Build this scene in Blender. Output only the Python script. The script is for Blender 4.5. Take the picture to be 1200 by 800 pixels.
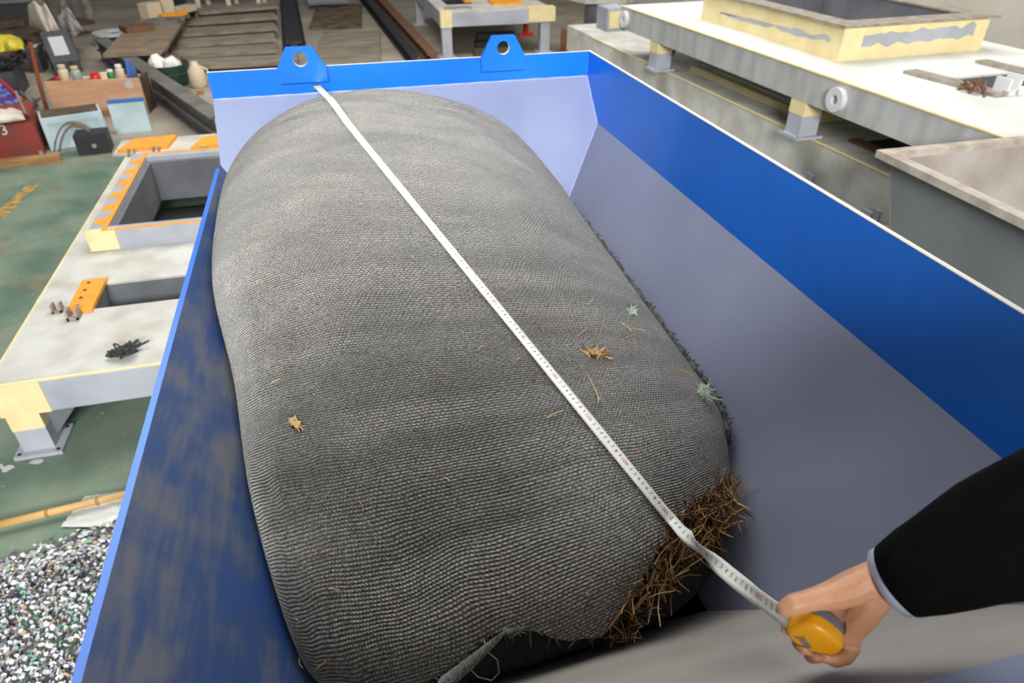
import bpy, bmesh, math, random
from mathutils import Vector, Matrix, noise
from mathutils.bvhtree import BVHTree
R = random.Random(7)
for o in list(bpy.data.objects): bpy.data.objects.remove(o)
SC = bpy.context.scene
COL = SC.collection
# ------------------------------------------------------------------ camera, light, exposure
H = 2.2                                    # eye height above the workshop floor
F = 800.0; PIT = math.atan(546/800); YAW = math.atan(250/968.6)
cd = bpy.data.cameras.new('camera'); cam = bpy.data.objects.new('camera', cd); COL.objects.link(cam)
cd.sensor_width = 36; cd.lens = 24; cd.clip_start = .02
cam.location = (0, 0, H); cam.rotation_euler = (math.pi/2-PIT, 0, -YAW)
cd.dof.use_dof = True; cd.dof.focus_distance = 1.15; cd.dof.aperture_fstop = 6.3
SC.camera = cam
w = bpy.data.worlds.new('World'); SC.world = w; w.use_nodes = True
bg = w.node_tree.nodes['Background']; bg.inputs[0].default_value = (.93, .97, 1, 1); bg.inputs[1].default_value = .10
def area(name, loc, target, sx, sy, power, col):
    l = bpy.data.lights.new(name, 'AREA'); l.shape = 'RECTANGLE'; l.size = sx; l.size_y = sy; l.energy = power; l.color = col
    o = bpy.data.objects.new(name, l); COL.objects.link(o); o.location = loc
    o.rotation_euler = (Vector(target)-Vector(loc)).to_track_quat('-Z', 'Y').to_euler()
    return o
area('roof_skylight', (1.0, 7.0, 7.4), (.6, 5.6, 0), 8, 6, 800, (1, .985, .95))
area('open_gate_daylight', (-.9, -5.6, 4.5), (0.2, 2.0, 1.6), 3.0, 1.6, 1150, (1, .99, .97))
SC.view_settings.view_transform = 'Standard'; SC.view_settings.look = 'None'
SC.view_settings.exposure = 0.0; SC.view_settings.gamma = 1; SC.view_settings.use_curve_mapping = False

# ------------------------------------------------------------------ photo pixel -> place
FWD = Vector((math.sin(YAW)*math.cos(PIT), math.cos(YAW)*math.cos(PIT), -math.sin(PIT)))
RGT = Vector((math.cos(YAW), -math.sin(YAW), 0)); UPV = RGT.cross(FWD)
EYE = Vector((0, 0, H))
def ray(px, py): return RGT*((px-600)/F)+UPV*(-(py-400)/F)+FWD
def at(px, py, z=0):                       # pixel -> point on the level plane at height z
    r = ray(px, py); return EYE+r*((z-H)/r.z)
def dep(px, py, d): return EYE+ray(px, py)*d
def hgt(p, py):                            # height of the vertical line over ground point p that shows at row py
    lo, hi = p.z-1, p.z+3
    for _ in range(40):
        m = (lo+hi)/2; q = Vector((p.x, p.y, m))-EYE
        y = 400-F*q.dot(UPV)/q.dot(FWD)
        if y > py: lo = m
        else: hi = m
    return lo
GS = 1.2
def C3(x, y, z): return Vector((x*GS, y*GS, z*GS+H))   # hopper coordinates -> world metres

# ------------------------------------------------------------------ materials
MATS = {}
def s2l(c): return tuple(((v/255+.055)/1.055)**2.4 if v > 10 else v/255/12.92 for v in c)
def mat(name, col, col2=None, rough=.6, metal=0, scale=6, lo=.4, hi=.65, bump=0, bscale=60, detail=6, spec=.5, stretch=None, coat=0):
    if name in MATS: return MATS[name]
    m = bpy.data.materials.new(name); m.use_nodes = True; nt = m.node_tree; N = nt.nodes; L = nt.links
    b = N['Principled BSDF']; b.inputs['Roughness'].default_value = rough; b.inputs['Metallic'].default_value = metal
    b.inputs['Specular IOR Level'].default_value = spec; b.inputs['Coat Weight'].default_value = coat
    c1 = (*s2l(col), 1); b.inputs['Base Color'].default_value = c1
    if col2 is not None or bump:
        tc = N.new('ShaderNodeTexCoord'); mp = N.new('ShaderNodeMapping'); L.new(tc.outputs['Object'], mp.inputs[0])
        if stretch: mp.inputs['Scale'].default_value = stretch
    if col2 is not None:
        n = N.new('ShaderNodeTexNoise'); n.inputs['Scale'].default_value = scale; n.inputs['Detail'].default_value = detail
        r = N.new('ShaderNodeValToRGB'); r.color_ramp.elements[0].position = lo; r.color_ramp.elements[1].position = hi
        r.color_ramp.elements[0].color = c1; r.color_ramp.elements[1].color = (*s2l(col2), 1)
        L.new(mp.outputs[0], n.inputs['Vector']); L.new(n.outputs['Fac'], r.inputs[0]); L.new(r.outputs[0], b.inputs['Base Color'])
    if bump:
        n2 = N.new('ShaderNodeTexNoise'); n2.inputs['Scale'].default_value = bscale; n2.inputs['Detail'].default_value = 4
        bp = N.new('ShaderNodeBump'); bp.inputs['Strength'].default_value = bump; bp.inputs['Distance'].default_value = .01
        L.new(mp.outputs[0], n2.inputs['Vector']); L.new(n2.outputs['Fac'], bp.inputs['Height']); L.new(bp.outputs[0], b.inputs['Normal'])
    MATS[name] = m; return m
def ramp(N, pts):
    r = N.new('ShaderNodeValToRGB'); e = r.color_ramp.elements
    while len(e) < len(pts): e.new(.5)
    for k, (p, c) in enumerate(pts): e[k].position = p; e[k].color = c
    return r
def gray(v): return (v, v, v, 1)

M_blue = mat('blue_paint', (20, 118, 232), (16, 108, 218), rough=.28, scale=3, bump=.02, bscale=8)
M_edge = mat('bare_edge_sky_sheen', (235, 232, 225), rough=.35)  # near-white colour stands in for sky reflection on the plate edges
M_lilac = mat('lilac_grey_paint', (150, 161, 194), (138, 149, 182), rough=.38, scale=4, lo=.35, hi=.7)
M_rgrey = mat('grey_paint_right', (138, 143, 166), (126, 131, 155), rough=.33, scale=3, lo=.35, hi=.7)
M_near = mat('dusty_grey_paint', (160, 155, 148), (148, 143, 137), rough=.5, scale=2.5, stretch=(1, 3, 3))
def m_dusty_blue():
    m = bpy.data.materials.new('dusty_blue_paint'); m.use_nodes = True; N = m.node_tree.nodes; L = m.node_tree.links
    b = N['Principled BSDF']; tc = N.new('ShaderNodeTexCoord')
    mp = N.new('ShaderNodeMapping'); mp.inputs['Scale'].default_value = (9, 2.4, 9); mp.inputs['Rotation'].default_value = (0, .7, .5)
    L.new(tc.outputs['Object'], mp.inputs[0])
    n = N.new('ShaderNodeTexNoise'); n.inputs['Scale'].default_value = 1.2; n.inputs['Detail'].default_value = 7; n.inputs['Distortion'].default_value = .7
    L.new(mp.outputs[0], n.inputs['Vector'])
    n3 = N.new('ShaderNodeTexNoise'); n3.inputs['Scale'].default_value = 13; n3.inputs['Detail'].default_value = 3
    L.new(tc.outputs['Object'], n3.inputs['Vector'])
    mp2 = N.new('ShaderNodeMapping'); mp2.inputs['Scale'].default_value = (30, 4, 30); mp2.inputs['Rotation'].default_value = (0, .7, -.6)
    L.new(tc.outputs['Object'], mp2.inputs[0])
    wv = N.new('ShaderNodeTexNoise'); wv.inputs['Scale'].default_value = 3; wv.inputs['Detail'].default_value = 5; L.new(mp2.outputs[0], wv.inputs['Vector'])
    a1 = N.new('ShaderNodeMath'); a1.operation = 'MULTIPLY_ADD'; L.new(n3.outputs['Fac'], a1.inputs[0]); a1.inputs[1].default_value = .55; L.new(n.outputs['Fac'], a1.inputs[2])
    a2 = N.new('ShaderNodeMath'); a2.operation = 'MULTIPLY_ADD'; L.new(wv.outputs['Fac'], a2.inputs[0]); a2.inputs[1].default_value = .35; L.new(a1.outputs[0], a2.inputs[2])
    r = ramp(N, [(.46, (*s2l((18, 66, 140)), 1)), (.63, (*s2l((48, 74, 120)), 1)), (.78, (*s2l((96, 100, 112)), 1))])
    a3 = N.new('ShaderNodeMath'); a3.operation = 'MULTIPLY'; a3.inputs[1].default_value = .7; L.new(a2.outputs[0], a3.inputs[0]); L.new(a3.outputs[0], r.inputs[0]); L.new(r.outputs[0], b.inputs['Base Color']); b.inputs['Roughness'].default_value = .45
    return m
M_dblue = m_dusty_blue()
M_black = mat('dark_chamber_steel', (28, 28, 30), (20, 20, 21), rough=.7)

def m_net():
    m = bpy.data.materials.new('knitted_shade_net'); m.use_nodes = True; N = m.node_tree.nodes; L = m.node_tree.links
    b = N['Principled BSDF']; b.inputs['Roughness'].default_value = .62; b.inputs['Specular IOR Level'].default_value = .35
    b.inputs['Sheen Weight'].default_value = .75; b.inputs['Sheen Roughness'].default_value = .3; b.inputs['Sheen Tint'].default_value = (.85, .84, .8, 1)
    uv = N.new('ShaderNodeUVMap'); tc = N.new('ShaderNodeTexCoord')
    # slight wander of the rows
    nw = N.new('ShaderNodeTexNoise'); nw.inputs['Scale'].default_value = 7; nw.inputs['Detail'].default_value = 2; L.new(uv.outputs[0], nw.inputs['Vector'])
    sb = N.new('ShaderNodeVectorMath'); sb.operation = 'SUBTRACT'; L.new(nw.outputs['Color'], sb.inputs[0]); sb.inputs[1].default_value = (.5, .5, .5)
    sc = N.new('ShaderNodeVectorMath'); sc.operation = 'SCALE'; L.new(sb.outputs[0], sc.inputs[0]); sc.inputs['Scale'].default_value = .03
    ad = N.new('ShaderNodeVectorMath'); ad.operation = 'ADD'; L.new(uv.outputs[0], ad.inputs[0]); L.new(sc.outputs[0], ad.inputs[1])
    sx = N.new('ShaderNodeSeparateXYZ'); L.new(ad.outputs[0], sx.inputs[0])
    def mth(op, a_, b_=None, c_=None):
        x = N.new('ShaderNodeMath'); x.operation = op
        for k, v in enumerate((a_, b_, c_)):
            if v is None: continue
            if isinstance(v, (int, float)): x.inputs[k].default_value = v
            else: L.new(v, x.inputs[k])
        return x.outputs[0]
    vr = mth('DIVIDE', sx.outputs['Y'], .0046); fl_ = mth('FLOOR', vr)
    row = mth('MULTIPLY_ADD', mth('COSINE', mth('MULTIPLY', mth('SUBTRACT', mth('FRACT', vr), .5), 6.2832)), .5, .5)
    uc = mth('ADD', mth('DIVIDE', sx.outputs['X'], .0058), mth('MULTIPLY', fl_, .5))
    colm = mth('MULTIPLY_ADD', mth('COSINE', mth('MULTIPLY', uc, 6.2832)), .5, .5)
    kh = mth('MULTIPLY', mth('POWER', row, .8), mth('MULTIPLY_ADD', mth('POWER', colm, .7), .62, .38))
    n1 = N.new('ShaderNodeTexNoise'); n1.inputs['Scale'].default_value = 3.2; n1.inputs['Detail'].default_value = 6; L.new(tc.outputs['Object'], n1.inputs['Vector'])
    n2 = N.new('ShaderNodeTexNoise'); n2.inputs['Scale'].default_value = 260; n2.inputs['Detail'].default_value = 2; L.new(tc.outputs['Object'], n2.inputs['Vector'])
    mp3 = N.new('ShaderNodeMapping'); L.new(uv.outputs[0], mp3.inputs[0]); mp3.inputs['Scale'].default_value = (2.2, 22, 1); mp3.inputs['Rotation'].default_value = (0, 0, .12)
    n3 = N.new('ShaderNodeTexNoise'); n3.inputs['Scale'].default_value = 1; n3.inputs['Detail'].default_value = 5; L.new(mp3.outputs[0], n3.inputs['Vector'])
    base = ramp(N, [(.3, (*s2l((98, 97, 94)), 1)), (.5, (*s2l((124, 122, 117)), 1)), (.7, (*s2l((113, 108, 106)), 1))]); L.new(n1.outputs['Fac'], base.inputs[0])
    st = ramp(N, [(.34, gray(.76)), (.6, gray(1.1))]); L.new(n3.outputs['Fac'], st.inputs[0])
    kn = ramp(N, [(0, gray(.2)), (.75, gray(1.5))]); L.new(kh, kn.inputs[0])
    fl = ramp(N, [(.3, gray(.3)), (.72, gray(1.9))]); L.new(n2.outputs['Fac'], fl.inputs[0])
    def mul(a, c):
        x = N.new('ShaderNodeMix'); x.data_type = 'RGBA'; x.blend_type = 'MULTIPLY'; x.inputs[0].default_value = 1
        L.new(a, x.inputs[6]); L.new(c, x.inputs[7]); return x.outputs[2]
    c = mul(mul(mul(base.outputs[0], st.outputs[0]), kn.outputs[0]), fl.outputs[0]); L.new(c, b.inputs['Base Color'])
    bp = N.new('ShaderNodeBump'); bp.inputs['Strength'].default_value = .9; bp.inputs['Distance'].default_value = .0025
    L.new(kh, bp.inputs['Height']); L.new(bp.outputs[0], b.inputs['Normal'])
    return m
M_net = m_net()
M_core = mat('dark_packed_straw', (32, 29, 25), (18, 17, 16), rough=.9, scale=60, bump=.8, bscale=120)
M_straw = [mat('straw_gold', (190, 148, 84), rough=.7), mat('straw_brown', (134, 92, 46), rough=.75), mat('straw_pale', (214, 188, 140), rough=.65), mat('straw_dark', (84, 58, 32), rough=.8)]
M_twine = mat('pale_green_twine', (176, 200, 176), (214, 222, 206), rough=.8, scale=120)
M_fray = mat('frayed_net_thread', (92, 92, 90), (52, 52, 52), rough=.85, scale=60)

# ------------------------------------------------------------------ mesh helpers
def link(name, me, m=None, parent=None, smooth=False):
    o = bpy.data.objects.new(name, me); COL.objects.link(o)
    if m is not None:
        for k in (m if isinstance(m, (list, tuple)) else [m]): me.materials.append(k)
    if smooth:
        for p in me.polygons: p.use_smooth = True
    if parent is not None:
        o.parent = parent
        if parent.type == 'EMPTY': o.matrix_parent_inverse = Matrix.Translation(-parent.location)
    return o
def fin(name, bm, m=None, parent=None, smooth=False, recenter=True, bevel=0):
    if bevel:
        bmesh.ops.bevel(bm, geom=[e for e in bm.edges if len(e.link_faces) == 2 and e.calc_face_angle(0) > .5], offset=bevel, segments=2, affect='EDGES', clamp_overlap=True)
    bmesh.ops.recalc_face_normals(bm, faces=bm.faces)
    me = bpy.data.meshes.new(name); bm.to_mesh(me); bm.free()
    return link(name, me, m, parent, smooth)
def tag(o, label, cat=None, group=None, kind=None):
    if label: o['label'] = label
    if cat: o['category'] = cat
    if group: o['group'] = group
    if kind: o['kind'] = kind
    return o
def thing(name, loc, label, cat, group=None):
    o = bpy.data.objects.new(name, None); COL.objects.link(o); o.location = loc; o.empty_display_size = .1
    return tag(o, label, cat, group)
def prism(bm, top, dz=None, vec=None):     # polygon (world points) extruded by -dz in z, or by vec
    v = vec if vec is not None else Vector((0, 0, -dz))
    a = [bm.verts.new(p) for p in top]; b = [bm.verts.new(Vector(p)+v) for p in top]; n = len(a)
    bm.faces.new(a); bm.faces.new(b[::-1])
    for i in range(n): bm.faces.new((a[i], b[i], b[(i+1) % n], a[(i+1) % n]))
def obox(bm, o, ex, ey, ez):               # box from corner and three edge vectors
    o = Vector(o); prism(bm, [o, o+ex, o+ex+ey, o+ey], vec=Vector(ez))
def tube(bm, pts, r, seg=8, cap=True):
    pts = [Vector(p) for p in pts]; rs = r if isinstance(r, (list, tuple)) else [r]*len(pts); rings = []; prev = None
    for i, p in enumerate(pts):
        t = (pts[min(i+1, len(pts)-1)]-pts[max(i-1, 0)]).normalized()
        a = (prev-t*prev.dot(t)) if prev is not None else t.orthogonal()
        a = a.normalized() if a.length > 1e-6 else t.orthogonal().normalized(); prev = a; b = t.cross(a)
        rings.append([bm.verts.new(p+(a*math.cos(2*math.pi*k/seg)+b*math.sin(2*math.pi*k/seg))*rs[i]) for k in range(seg)])
    for i in range(len(rings)-1):
        for k in range(seg): bm.faces.new((rings[i][k], rings[i][(k+1) % seg], rings[i+1][(k+1) % seg], rings[i+1][k]))
    if cap: bm.faces.new(rings[0][::-1]); bm.faces.new(rings[-1])
def cyl(bm, c, r, h, r2=None, seg=24, axis=Vector((0, 0, 1))):
    tube(bm, [Vector(c), Vector(c)+axis*h], [r, r if r2 is None else r2], seg)
def NB(): return bmesh.new()
def part_box(name, m, parent, o, ex, ey, ez, bevel=0):
    bm = NB(); obox(bm, o, Vector(ex), Vector(ey), Vector(ez)); return fin(name, bm, m, parent, bevel=bevel)
def plate(bm, quad, t, n=None):            # thick plate: quad is the inner face, thickness goes along n
    q = [Vector(p) for p in quad]; nn = (q[1]-q[0]).cross(q[2]-q[0]).normalized() if n is None else Vector(n).normalized()
    prism(bm, q, vec=nn*t)

# ------------------------------------------------------------------ setting: floor and walls
def m_floor():
    m = bpy.data.materials.new('worn_green_floor_paint'); m.use_nodes = True; N = m.node_tree.nodes; L = m.node_tree.links
    b = N['Principled BSDF']; b.inputs['Roughness'].default_value = .55; tc = N.new('ShaderNodeTexCoord')
    def nz(s, d=6):
        n = N.new('ShaderNodeTexNoise'); n.inputs['Scale'].default_value = s; n.inputs['Detail'].default_value = d; L.new(tc.outputs['Object'], n.inputs['Vector']); return n.outputs['Fac']
    def mix(f, a, c):
        x = N.new('ShaderNodeMix'); x.data_type = 'RGBA'; L.new(f, x.inputs[0]); L.new(a, x.inputs[6]); L.new(c, x.inputs[7]); return x.outputs[2]
    g = ramp(N, [(.35, (*s2l((86, 112, 96)), 1)), (.6, (*s2l((122, 138, 120)), 1))]); L.new(nz(2.2), g.inputs[0])
    br = ramp(N, [(.4, (*s2l((112, 104, 84)), 1)), (.7, (*s2l((150, 138, 118)), 1))]); L.new(nz(7), br.inputs[0])
    wm = ramp(N, [(.52, gray(0)), (.66, gray(.85))]); L.new(nz(1.6, 9), wm.inputs[0])
    c = mix(wm.outputs[0], g.outputs[0], br.outputs[0])
    sp = ramp(N, [(.68, gray(0)), (.72, gray(.8))]); L.new(nz(26, 3), sp.inputs[0])
    pale = N.new('ShaderNodeRGB'); pale.outputs[0].default_value = (*s2l((176, 176, 160)), 1)
    c = mix(sp.outputs[0], c, pale.outputs[0])
    gc = ramp(N, [(.35, (*s2l((140, 131, 118)), 1)), (.65, (*s2l((172, 163, 148)), 1))]); L.new(nz(1.1), gc.inputs[0])
    sx = N.new('ShaderNodeSeparateXYZ'); L.new(tc.outputs['Object'], sx.inputs[0])
    ed = N.new('ShaderNodeMath'); ed.operation = 'MULTIPLY_ADD'; L.new(nz(1.5), ed.inputs[0]); ed.inputs[1].default_value = -1.2; L.new(sx.outputs['Y'], ed.inputs[2])
    gm = N.new('ShaderNodeMapRange'); L.new(ed.outputs[0], gm.inputs[0]); gm.inputs[1].default_value = 6.6; gm.inputs[2].default_value = 6.9
    c = mix(gm.outputs[0], c, gc.outputs[0]); L.new(c, b.inputs['Base Color'])
    return m
bm = NB(); prism(bm, [Vector(p) for p in ((-16, -6, 0), (5.6, -6, 0), (5.6, 24, 0), (-16, 24, 0))], .1)
tag(fin('floor', bm, m_floor()), 'green painted workshop floor worn to concrete further away', 'floor', kind='structure')
M_wall = mat('plaster_wall', (206, 200, 188), (190, 184, 172), rough=.85, scale=1.5, bump=.1, bscale=20)
bm = NB(); prism(bm, [Vector(p) for p in ((5.6, -6, 6), (5.75, -6, 6), (5.75, 24, 6), (5.6, 24, 6))], 6.1)
tag(fin('wall_right', bm, M_wall), 'plain off-white plastered workshop wall', 'wall', kind='structure')
M_line = mat('yellow_line_paint', (196, 150, 70), (120, 120, 90), rough=.6, scale=20, lo=.45, hi=.55)
bm = NB(); a, b_ = at(-6, 258, .002), at(38, 217, .002); d = (b_-a).normalized(); nrm = Vector((-d.y, d.x, 0))*.05
prism(bm, [a-nrm, b_-nrm, b_+nrm, a+nrm], .0015)
tag(fin('trim_1', bm, M_line), 'faded yellow marking line painted on the green floor', 'floor line', kind='structure')

# ------------------------------------------------------------------ shredder with the blue feed hopper
XL, XR, YB, YN = -.275, .676, 1.809, .203
ZT, ZS, ZBD, ZL, ZBOT = -.383, -.445, -.543, -.565, -.855
KB, SR, KN = 1.0, .85, .88
TH = .006
yb_bot = YB-KB*(ZS-ZBOT); xr_bot = XR-SR*(ZBD-ZBOT); xl_bot = XL+SR*(ZL-ZBOT); yn_bot = YN+KN*(-.525-ZBOT); ZNB = -.525
HP = thing('shredder', (.2, 1.0, 0), 'blue steel feed hopper of a shredder holding the net-wrapped bale', 'shredder')
def pl(name, m, quad, n, t=TH, parent=HP):
    bm = NB(); plate(bm, [C3(*p) for p in quad], t, n); return fin(name, bm, m, parent)
ybl = YB-KB*(ZS-ZL); ybr = YB-KB*(ZS-ZBD)
# back: vertical rim strip, sloped plate below
o = pl('rim_strip', M_blue, [(XL, YB, ZT), (XR, YB, ZT), (XR, YB, ZS), (XL, YB, ZS)], (0, 1, 0))
pl('sloped_plate', M_lilac, [(XL, YB, ZS), (XR, YB, ZS), (XR, ybr, ZBD), (xr_bot, yb_bot, ZBOT), (xl_bot, yb_bot, ZBOT), (XL, ybl, ZL)], (0, 1, -1))
# right: tall vertical band, sloped plate below
pl('side_band', M_blue, [(XR, YB+TH, ZT), (XR, YN-TH, ZT), (XR, YN-TH, ZNB), (XR, YN, ZNB-.018), (XR, ybr, ZBD), (XR, YB, ZS), (XR, YB+TH, ZS)], (1, 0, 0))
pl('sloped_plate', M_rgrey, [(XR, ybr, ZBD), (XR, YN, ZBD), (xr_bot, yn_bot, ZBOT), (xr_bot, yb_bot, ZBOT)], (1, 0, -1))
# left: low sloped plate only, with folded lip
pl('sloped_plate', M_dblue, [(XL, ybl, ZL), (XL, YN, ZL), (xl_bot, yn_bot, ZBOT), (xl_bot, yb_bot, ZBOT)], (-1, 0, -1))
pl('rim_lip', M_blue, [(XL, ybl-.02, ZL), (XL, YN-TH, ZL), (XL-.007, YN-TH, ZL+.003), (XL-.007, ybl-.03, ZL+.003)], (0, 0, -1), .02)
# near end
pl('sloped_plate', M_near, [(XL, YN, ZNB), (XR, YN, ZNB), (xr_bot, yn_bot, ZBOT), (xl_bot, yn_bot, ZBOT)], (0, -1, -1))
pl('end_flange', M_lilac, [(XL, YN-.09, ZNB), (XR, YN-.09, ZNB), (XR, YN, ZNB), (XL, YN, ZNB)], (0, 0, -1))
# bare top edges of the plates, coloured pale for the sky they reflect
pl('rim_edge', M_edge, [(XR-.0005, YN-TH, ZT+.0012), (XR+TH+.001, YN-TH, ZT+.0012), (XR+TH+.001, YB+TH, ZT+.0012), (XR-.0005, YB+TH, ZT+.0012)], (0, 0, -1), .0015)
pl('rim_edge', M_edge, [(XL, YB-.0005, ZT+.001), (XR, YB-.0005, ZT+.001), (XR, YB+TH*.5, ZT+.001), (XL, YB+TH*.5, ZT+.001)], (0, 0, -1), .0013)
# weld beads along the inner corners
M_weld = mat('painted_weld_bead', (178, 188, 226), rough=.4, bump=.4, bscale=200)
M_weldb = mat('painted_weld_blue', (40, 120, 220), rough=.35, bump=.4, bscale=200)
for p0, p1, m in (((XL, YB-.001, ZS), (XR, YB-.001, ZS), M_weld), ((XR, ybr, ZBD), (xr_bot, yb_bot, ZBOT), M_weld), ((XR-.001, YB, ZS), (XR-.001, ybr, ZBD), M_weld), ((XR-.001, YB-.001, ZT-.002), (XR-.001, YB-.001, ZS), M_weldb)):
    a, b_ = C3(*p0), C3(*p1); n = 40; bm = NB()
    tube(bm, [a.lerp(b_, i/n) for i in range(n+1)], [.0022+.0006*math.sin(i*2.1) for i in range(n+1)], 6); fin('weld_bead', bm, m, HP, smooth=True)
# lifting lugs
def lug(px_l, px_r, py_b, py_t):
    y = YB-.008
    def onw(px, py): r = ray(px, py); return r*(y/r.y)
    pl_, pr_ = onw(px_l, py_b), onw(px_r, py_b); x0, x1 = pl_.x, pr_.x; z0 = (pl_.z+pr_.z)/2; zt = onw((px_l+px_r)/2, py_t).z
    hgt_ = zt-z0; cut = (x1-x0)*.24; zc = z0+hgt_*.42
    outer = [(x0, z0), (x1, z0), (x1, zc), (x1-cut, zt), (x0+cut, zt), (x0, zc)]
    cx, cz, rr = (x0+x1)/2, z0+hgt_*.66, (x1-x0)*.142
    bm = NB(); n = 36; A = []; B = []
    # dense outline matched to the hole ring by angle
    def edge_at(ang):
        dx, dz = math.cos(ang), math.sin(ang); best = None
        for i in range(6):
            (ax, az), (bx, bz) = outer[i], outer[(i+1) % 6]; ex, ez = bx-ax, bz-az; den = dx*ez-dz*ex
            if abs(den) < 1e-9: continue
            t = ((ax-cx)*ez-(az-cz)*ex)/den; u = ((ax-cx)*dz-(az-cz)*dx)/den
            if t > 0 and -1e-6 <= u <= 1+1e-6 and (best is None or t < best): best = t
        return cx+dx*best, cz+dz*best
    angs = sorted([2*math.pi*k/n for k in range(n)]+[math.atan2(z-cz, x-cx) % (2*math.pi) for x, z in outer])
    rings = []
    for yy in (y-.008, y+.004):
        rings.append(([bm.verts.new(C3(edge_at(t)[0], yy, edge_at(t)[1])) for t in angs], [bm.verts.new(C3(cx+rr*math.cos(t), yy, cz+rr*math.sin(t))) for t in angs]))
    (o0, i0), (o1, i1) = rings; k = len(angs)
    for i in range(k):
        j = (i+1) % k
        bm.faces.new((o0[i], o0[j], i0[j], i0[i])); bm.faces.new((o1[i], i1[i], i1[j], o1[j]))
        bm.faces.new((o0[i], o1[i], o1[j], o0[j])); f = bm.faces.new((i0[i], i0[j], i1[j], i1[i])); f.material_index = 1
    # top and slanted edges in the same painted sky reflection
    me = fin('lifting_lug', bm, [M_blue, M_edge], HP)
    for p in me.data.polygons:
        c = p.center
        if abs(p.normal.y) < .3 and c.z-H > zc-.003: p.material_index = 1
lug(327, 385, 96, 54); lug(564, 614, 82, 41)
# dark cutting chamber under the hopper mouth with its rotor
zc0 = H+ZBOT*GS; zc1 = zc0-.55
bx0, bx1, by0, by1 = xl_bot*GS, xr_bot*GS, yn_bot*GS, yb_bot*GS
for (ax, ay), (bx, by) in (((bx0, by0), (bx1, by0)), ((bx1, by0), (bx1, by1)), ((bx1, by1), (bx0, by1)), ((bx0, by1), (bx0, by0))):
    bm = NB(); n = Vector(((ax+bx)/2-(bx0+bx1)/2, (ay+by)/2-(by0+by1)/2, 0)).normalized()
    prism(bm, [Vector((ax, ay, zc0)), Vector((bx, by, zc0)), Vector((bx, by, zc1)), Vector((ax, ay, zc1))], vec=n*.01); fin('chamber_wall', bm, M_black, HP)
bm = NB(); tube(bm, [((bx0+bx1)/2, by0+.02, zc0-.33), ((bx0+bx1)/2, by1-.02, zc0-.33)], .15, 20); fin('rotor', bm, M_black, HP)
M_mbody = mat('machine_body_blue', (30, 70, 140), (40, 78, 140), rough=.4)
part_box('machine_body', M_mbody, HP, (bx0-.2, by0-.2, .25), (bx1-bx0+.4, 0, 0), (0, by1-by0+.4, 0), (0, 0, zc1-.25), bevel=.01)
for x in (bx0-.18, bx1+.08):
    for y in (by0-.18, by1+.08): part_box('machine_foot', M_black, HP, (x, y, 0), (.1, 0, 0), (0, .1, 0), (0, 0, .25))
for x in (bx0-.07, bx1+.012): part_box('mouth_flange', M_mbody, HP, (x, by0-.06, zc1), (.058, 0, 0), (0, by1-by0+.12, 0), (0, 0, zc0-zc1-.08))

# ------------------------------------------------------------------ the net-wrapped straw bale
ST = [  # L edge, R edge, crown vector, bottom depth
 ((-.10, 1.66, -.62), (.40, 1.64, -.66), (.03, .06, .10), .05),
 ((-.22, 1.63, -.575), (.485, 1.58, -.66), (.045, .115, .178), .10),
 ((-.252, 1.53, -.565), (.522, 1.47, -.700), (.045, .15, .200), .16),
 ((-.258, 1.36, -.578), (.533, 1.29, -.709), (.02, .07, .172), .18),
 ((-.246, 1.13, -.598), (.534, 1.09, -.710), (0, .02, .130), .18),
 ((-.206, .911, -.645), (.536, .90, -.708), (0, -.01, .092), .17),
 ((-.176, .69, -.682), (.530, .735, -.712), (0, -.05, .065), .15),
 ((-.128, .495, -.735), (.492, .64, -.755), (.03, -.080, .048), .10),
 ((-.085, .462, -.785), (.455, .60, -.800), (.055, -.095, .012), .06),
 ((-.035, .47, -.825), (.41, .575, -.832), (.055, -.075, .002), .02)]
def cr(p0, p1, p2, p3, t): return .5*((2*p1)+(-p0+p2)*t+(2*p0-5*p1+4*p2-p3)*t*t+(-p0+3*p1-3*p2+p3)*t**3)
def station(s):
    n = len(ST)-1; x = min(max(s, 0), .99999)*n; i = int(x); t = x-i
    g = lambda k: ST[min(max(k, 0), n)]
    out = []
    for c in range(4):
        f = (lambda v: Vector(v)) if c < 3 else float
        out.append(cr(f(g(i-1)[c]), f(g(i)[c]), f(g(i+1)[c]), f(g(i+2)[c]), t))
    return out
def conf(p, m=.007):                       # keep a point (hopper coordinates) inside the plates
    x, y, z = p
    for _ in range(2):
        y = min(y, YB-m if z > ZS else YB-KB*(ZS-z)-m*1.5); x = min(x, XR-m if z > ZBD else XR-SR*(ZBD-z)-m*1.4)
        if z < ZL: x = max(x, XL+SR*(ZL-z)+m*1.4)
        if z < ZNB: y = max(y, YN+KN*(ZNB-z)+m*1.4)
    return Vector((x, y, z))
CONF = False
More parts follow.
